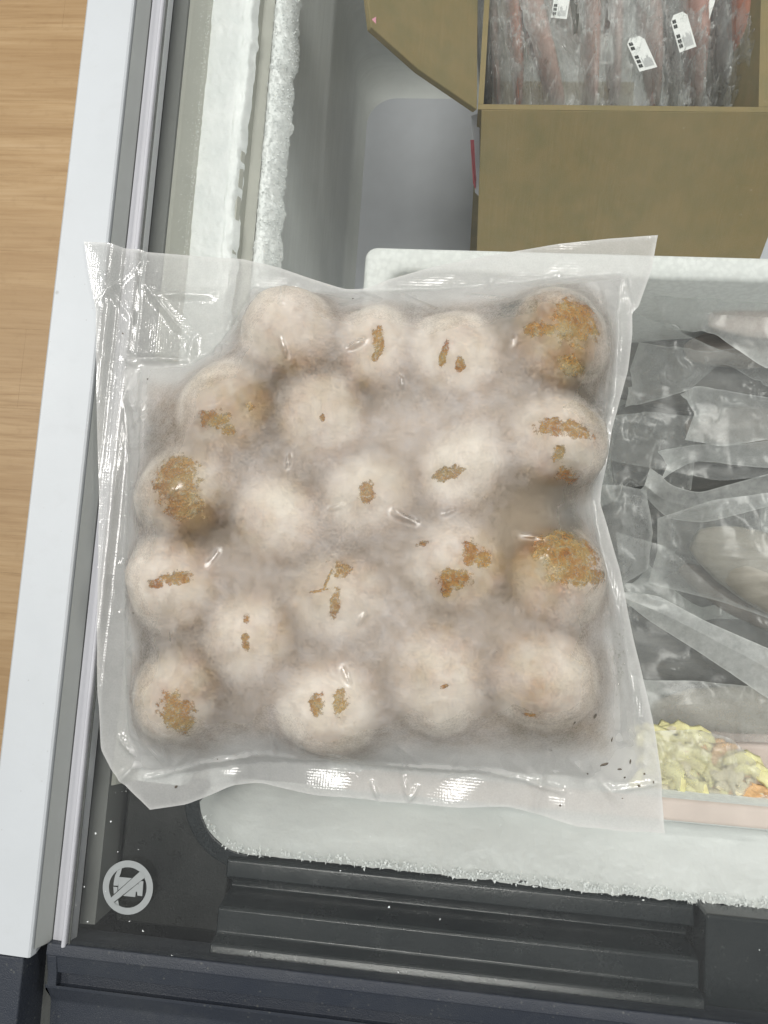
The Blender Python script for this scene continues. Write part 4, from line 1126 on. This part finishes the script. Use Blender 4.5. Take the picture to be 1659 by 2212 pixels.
# bare, frostless patches, some standing in for brown shade: centre, radii (pixels), turn
patches = [(817, 735, 12, 30, 0), (812, 768, 9, 14, 0), (958, 772, 8, 28, 15), (994, 790, 10, 14, 0), (1080, 802, 11, 10, 0), (793, 850, 11, 6, 20), (470, 912, 34, 18, 0), (500, 932, 16, 12, 0), (700, 908, 6, 8, 0), (1190, 930, 36, 17, 0), (1242, 936, 34, 16, 20),
           (1218, 1036, 28, 22, 0), (1205, 985, 14, 16, 0), (968, 1025, 30, 14, -15), (903, 995, 9, 6, 0), (1045, 1077, 20, 11, 0), (795, 1068, 16, 22, 0), (388, 1038, 46, 54, 0), (425, 1110, 60, 26, 15), (845, 1153, 8, 13, 0), (905, 1174, 20, 8, 0), (1015, 1197, 16, 26, 0),
           (1042, 1210, 16, 20, 0), (985, 1250, 34, 18, 0), (963, 1275, 11, 18, 0), (1225, 1195, 62, 40, 15), (1240, 1242, 55, 24, 0), (1116, 1290, 7, 9, 0), (395, 1248, 32, 14, -10), (352, 1262, 18, 9, 0), (742, 1224, 20, 20, 0), (728, 1305, 10, 30, 10), (536, 1336, 7, 9, 0),
           (537, 1385, 8, 22, -8), (1075, 1412, 11, 15, 0), (388, 1538, 30, 44, -20), (690, 1517, 15, 22, 0), (741, 1515, 16, 24, 0), (832, 1488, 14, 13, 0), (818, 1512, 8, 7, 0), (1238, 705, 46, 50, 0), (1228, 800, 28, 22, 0), (1160, 720, 40, 14, 10), (1145, 1542, 14, 4, 0), (835, 1215, 9, 6, 0),
           (960, 1478, 10, 4, -20), (640, 1600, 0.1, 0.1, 0), (700, 1215, 3, 24, 80), (712, 1250, 3, 30, 20), (700, 1275, 30, 3, -10), (572, 880, 34, 16, -15)]
bare = np.zeros(GX.shape)
for a, b, ra, rb, an in patches:
    c_ = P(a, b, 0.045); sc_ = (H - 0.045) / 1659 * 1.16
    an = math.radians(-an) + 0.06
    dx, dy = GX - c_[0], GY - c_[1]
    p_ = (dx * math.cos(an) + dy * math.sin(an)) / (ra * sc_); q_ = (-dx * math.sin(an) + dy * math.cos(an)) / (rb * sc_)
    bare = np.maximum(bare, np.clip(1.28 - 0.78 * np.sqrt(p_ * p_ + q_ * q_), 0, 0.95))
bare *= 0.35 + 0.65 * np.exp(-(np.clip(gap, 0, 1) / 0.005) ** 2)
frost = frost - 0.26 * blur(np.clip(bare - 0.1, 0, 1) * PIN, 14)
matte = blur(PIN * (1 - foldm) * sstep(0.0, 0.012, np.where(PIN, PD, 0) + 0.004), 2)
bag = thing('sealed_bag', tuple(np.array([GX.mean(), GY.mean(), 0.0])), 'frosted clear vacuum bag of crumbed balls lying on the glass lid', 'bag')
nv = NU * NV
verts = np.stack([GX, GY, Z], -1).reshape(-1, 3)
mesh('upper_film', verts, grid_faces(NV, NU)[:, ::-1], M['bag'], bag, True, {'frost': frost.ravel(), 'bare': bare.ravel(), 'cont': blur(cont, 6).ravel(), 'pouch': blur(PIN * 1.0, 4).ravel(), 'warm': warm.ravel(), 'matte': matte.ravel()})
st = 2
ZL = np.where(PIN, np.minimum(base_h - 0.0006, Z - 0.0012), Z - 0.0007)
ZL = blur(ZL, 2)
gs = (slice(None, None, st), slice(None, None, st))
vl = np.stack([GX[gs], GY[gs], np.minimum(ZL, Z - 0.0005)[gs]], -1)
frl = np.where(PIN, 0.35 + 0.55 * warm, 0.06)[gs]; wml = warm[gs]
mesh('lower_film', vl.reshape(-1, 3), grid_faces(vl.shape[0], vl.shape[1])[:, ::-1], M['lower'], bag, True, {'frost': frl.ravel(), 'warm': wml.ravel()})

# height of the film at a point, for droplets and dirt
flatx, flaty, flatz = GX.ravel(), GY.ravel(), Z.ravel()
def film_z(x, y_):
    return flatz[np.argmin((flatx - x) ** 2 + (flaty - y_) ** 2)]


def on_film(px, py):
    z_ = 0.02
    for _ in range(5):
        p = P(px, py, z_); z_ = 0.5 * z_ + 0.5 * film_z(p[0], p[1])
    return P(px, py, z_)


# condensation droplets inside the clear spots
V = []; F = []
def bead(p, r):
    i = len(V); n_ = 6
    for ring, (cr_, cz) in enumerate(((1, 0), (0.75, 0.5))):
        for j in range(n_):
            a = 2 * math.pi * j / n_
            V.append(p + np.array([r * cr_ * math.cos(a), r * cr_ * math.sin(a), r * cz]))
    V.append(p + np.array([0, 0, r * 0.75]))
    for j in range(n_):
        F.append((i + j, i + (j + 1) % n_, i + n_ + (j + 1) % n_, i + n_ + j)); F.append((i + n_ + j, i + n_ + (j + 1) % n_, i + 2 * n_))


rd = random.Random(3)
for cx, cy, sx_, sy_, n_ in ((1120, 1135, 35, 32, 70), (1190, 1130, 20, 30, 25), (1100, 690, 40, 14, 45), (1260, 790, 30, 30, 30), (1235, 1000, 20, 20, 15), (1340, 1440, 12, 50, 40), (1330, 1420, 20, 70, 30), (590, 890, 25, 20, 4), (450, 1130, 120, 60, 8), (900, 1300, 250, 150, 10)):
    for _ in range(n_):
        a, b = rd.gauss(cx, sx_ * 0.6), rd.gauss(cy, sy_ * 0.6)
        bead(on_film(a, b), rd.uniform(0.0003, 0.0008))
tag(mesh('droplets', V, F, M['drop'], bag, True), kind='stuff')
# dirt specks
for (a, b, ra, rb, an) in [(1307, 1652, 14, 5, -20), (1362, 1645, 3, 9, 5), (1340, 1662, 8, 3, 0), (1392, 1672, 3, 4, 0), (1350, 1680, 3, 3, 0), (1270, 1672, 3, 3, 0), (1210, 1740, 3, 3, 0), (1380, 1697, 5, 3, 0), (1412, 1690, 2, 4, 0), (1345, 1725, 2, 2, 0), (1322, 1598, 3, 8, 10),
                           (292, 1324, 2, 3, 0), (318, 818, 3, 3, 0), (1240, 1560, 3, 8, 20), (380, 1700, 6, 5, 0), (265, 720, 3, 3, 0), (1190, 1620, 3, 2, 0), (470, 1640, 2, 2, 0), (762, 644, 2, 2, 0), (1285, 1545, 5, 9, 15)]:
    p = on_film(a, b) + np.array([0, 0, 0.0005]); k_ = 0.00020
    vs = []
    an = math.radians(-an)
    for j in range(9):
        t_ = 2 * math.pi * j / 9; q_ = rd.uniform(0.6, 1.1)
        x_, y_ = ra * k_ * q_ * math.cos(t_), rb * k_ * q_ * math.sin(t_)
        xx, yy = p[0] + x_ * math.cos(an) - y_ * math.sin(an), p[1] + x_ * math.sin(an) + y_ * math.cos(an)
        vs.append((xx, yy, film_z(xx, yy) + 0.0003))
    vs.append((p[0], p[1], max(p[2], film_z(p[0], p[1]) + 0.0005)))
    mesh('dirt_speck', vs, [(j, (j + 1) % 9, 9) for j in range(9)], M['dirt'], bag)
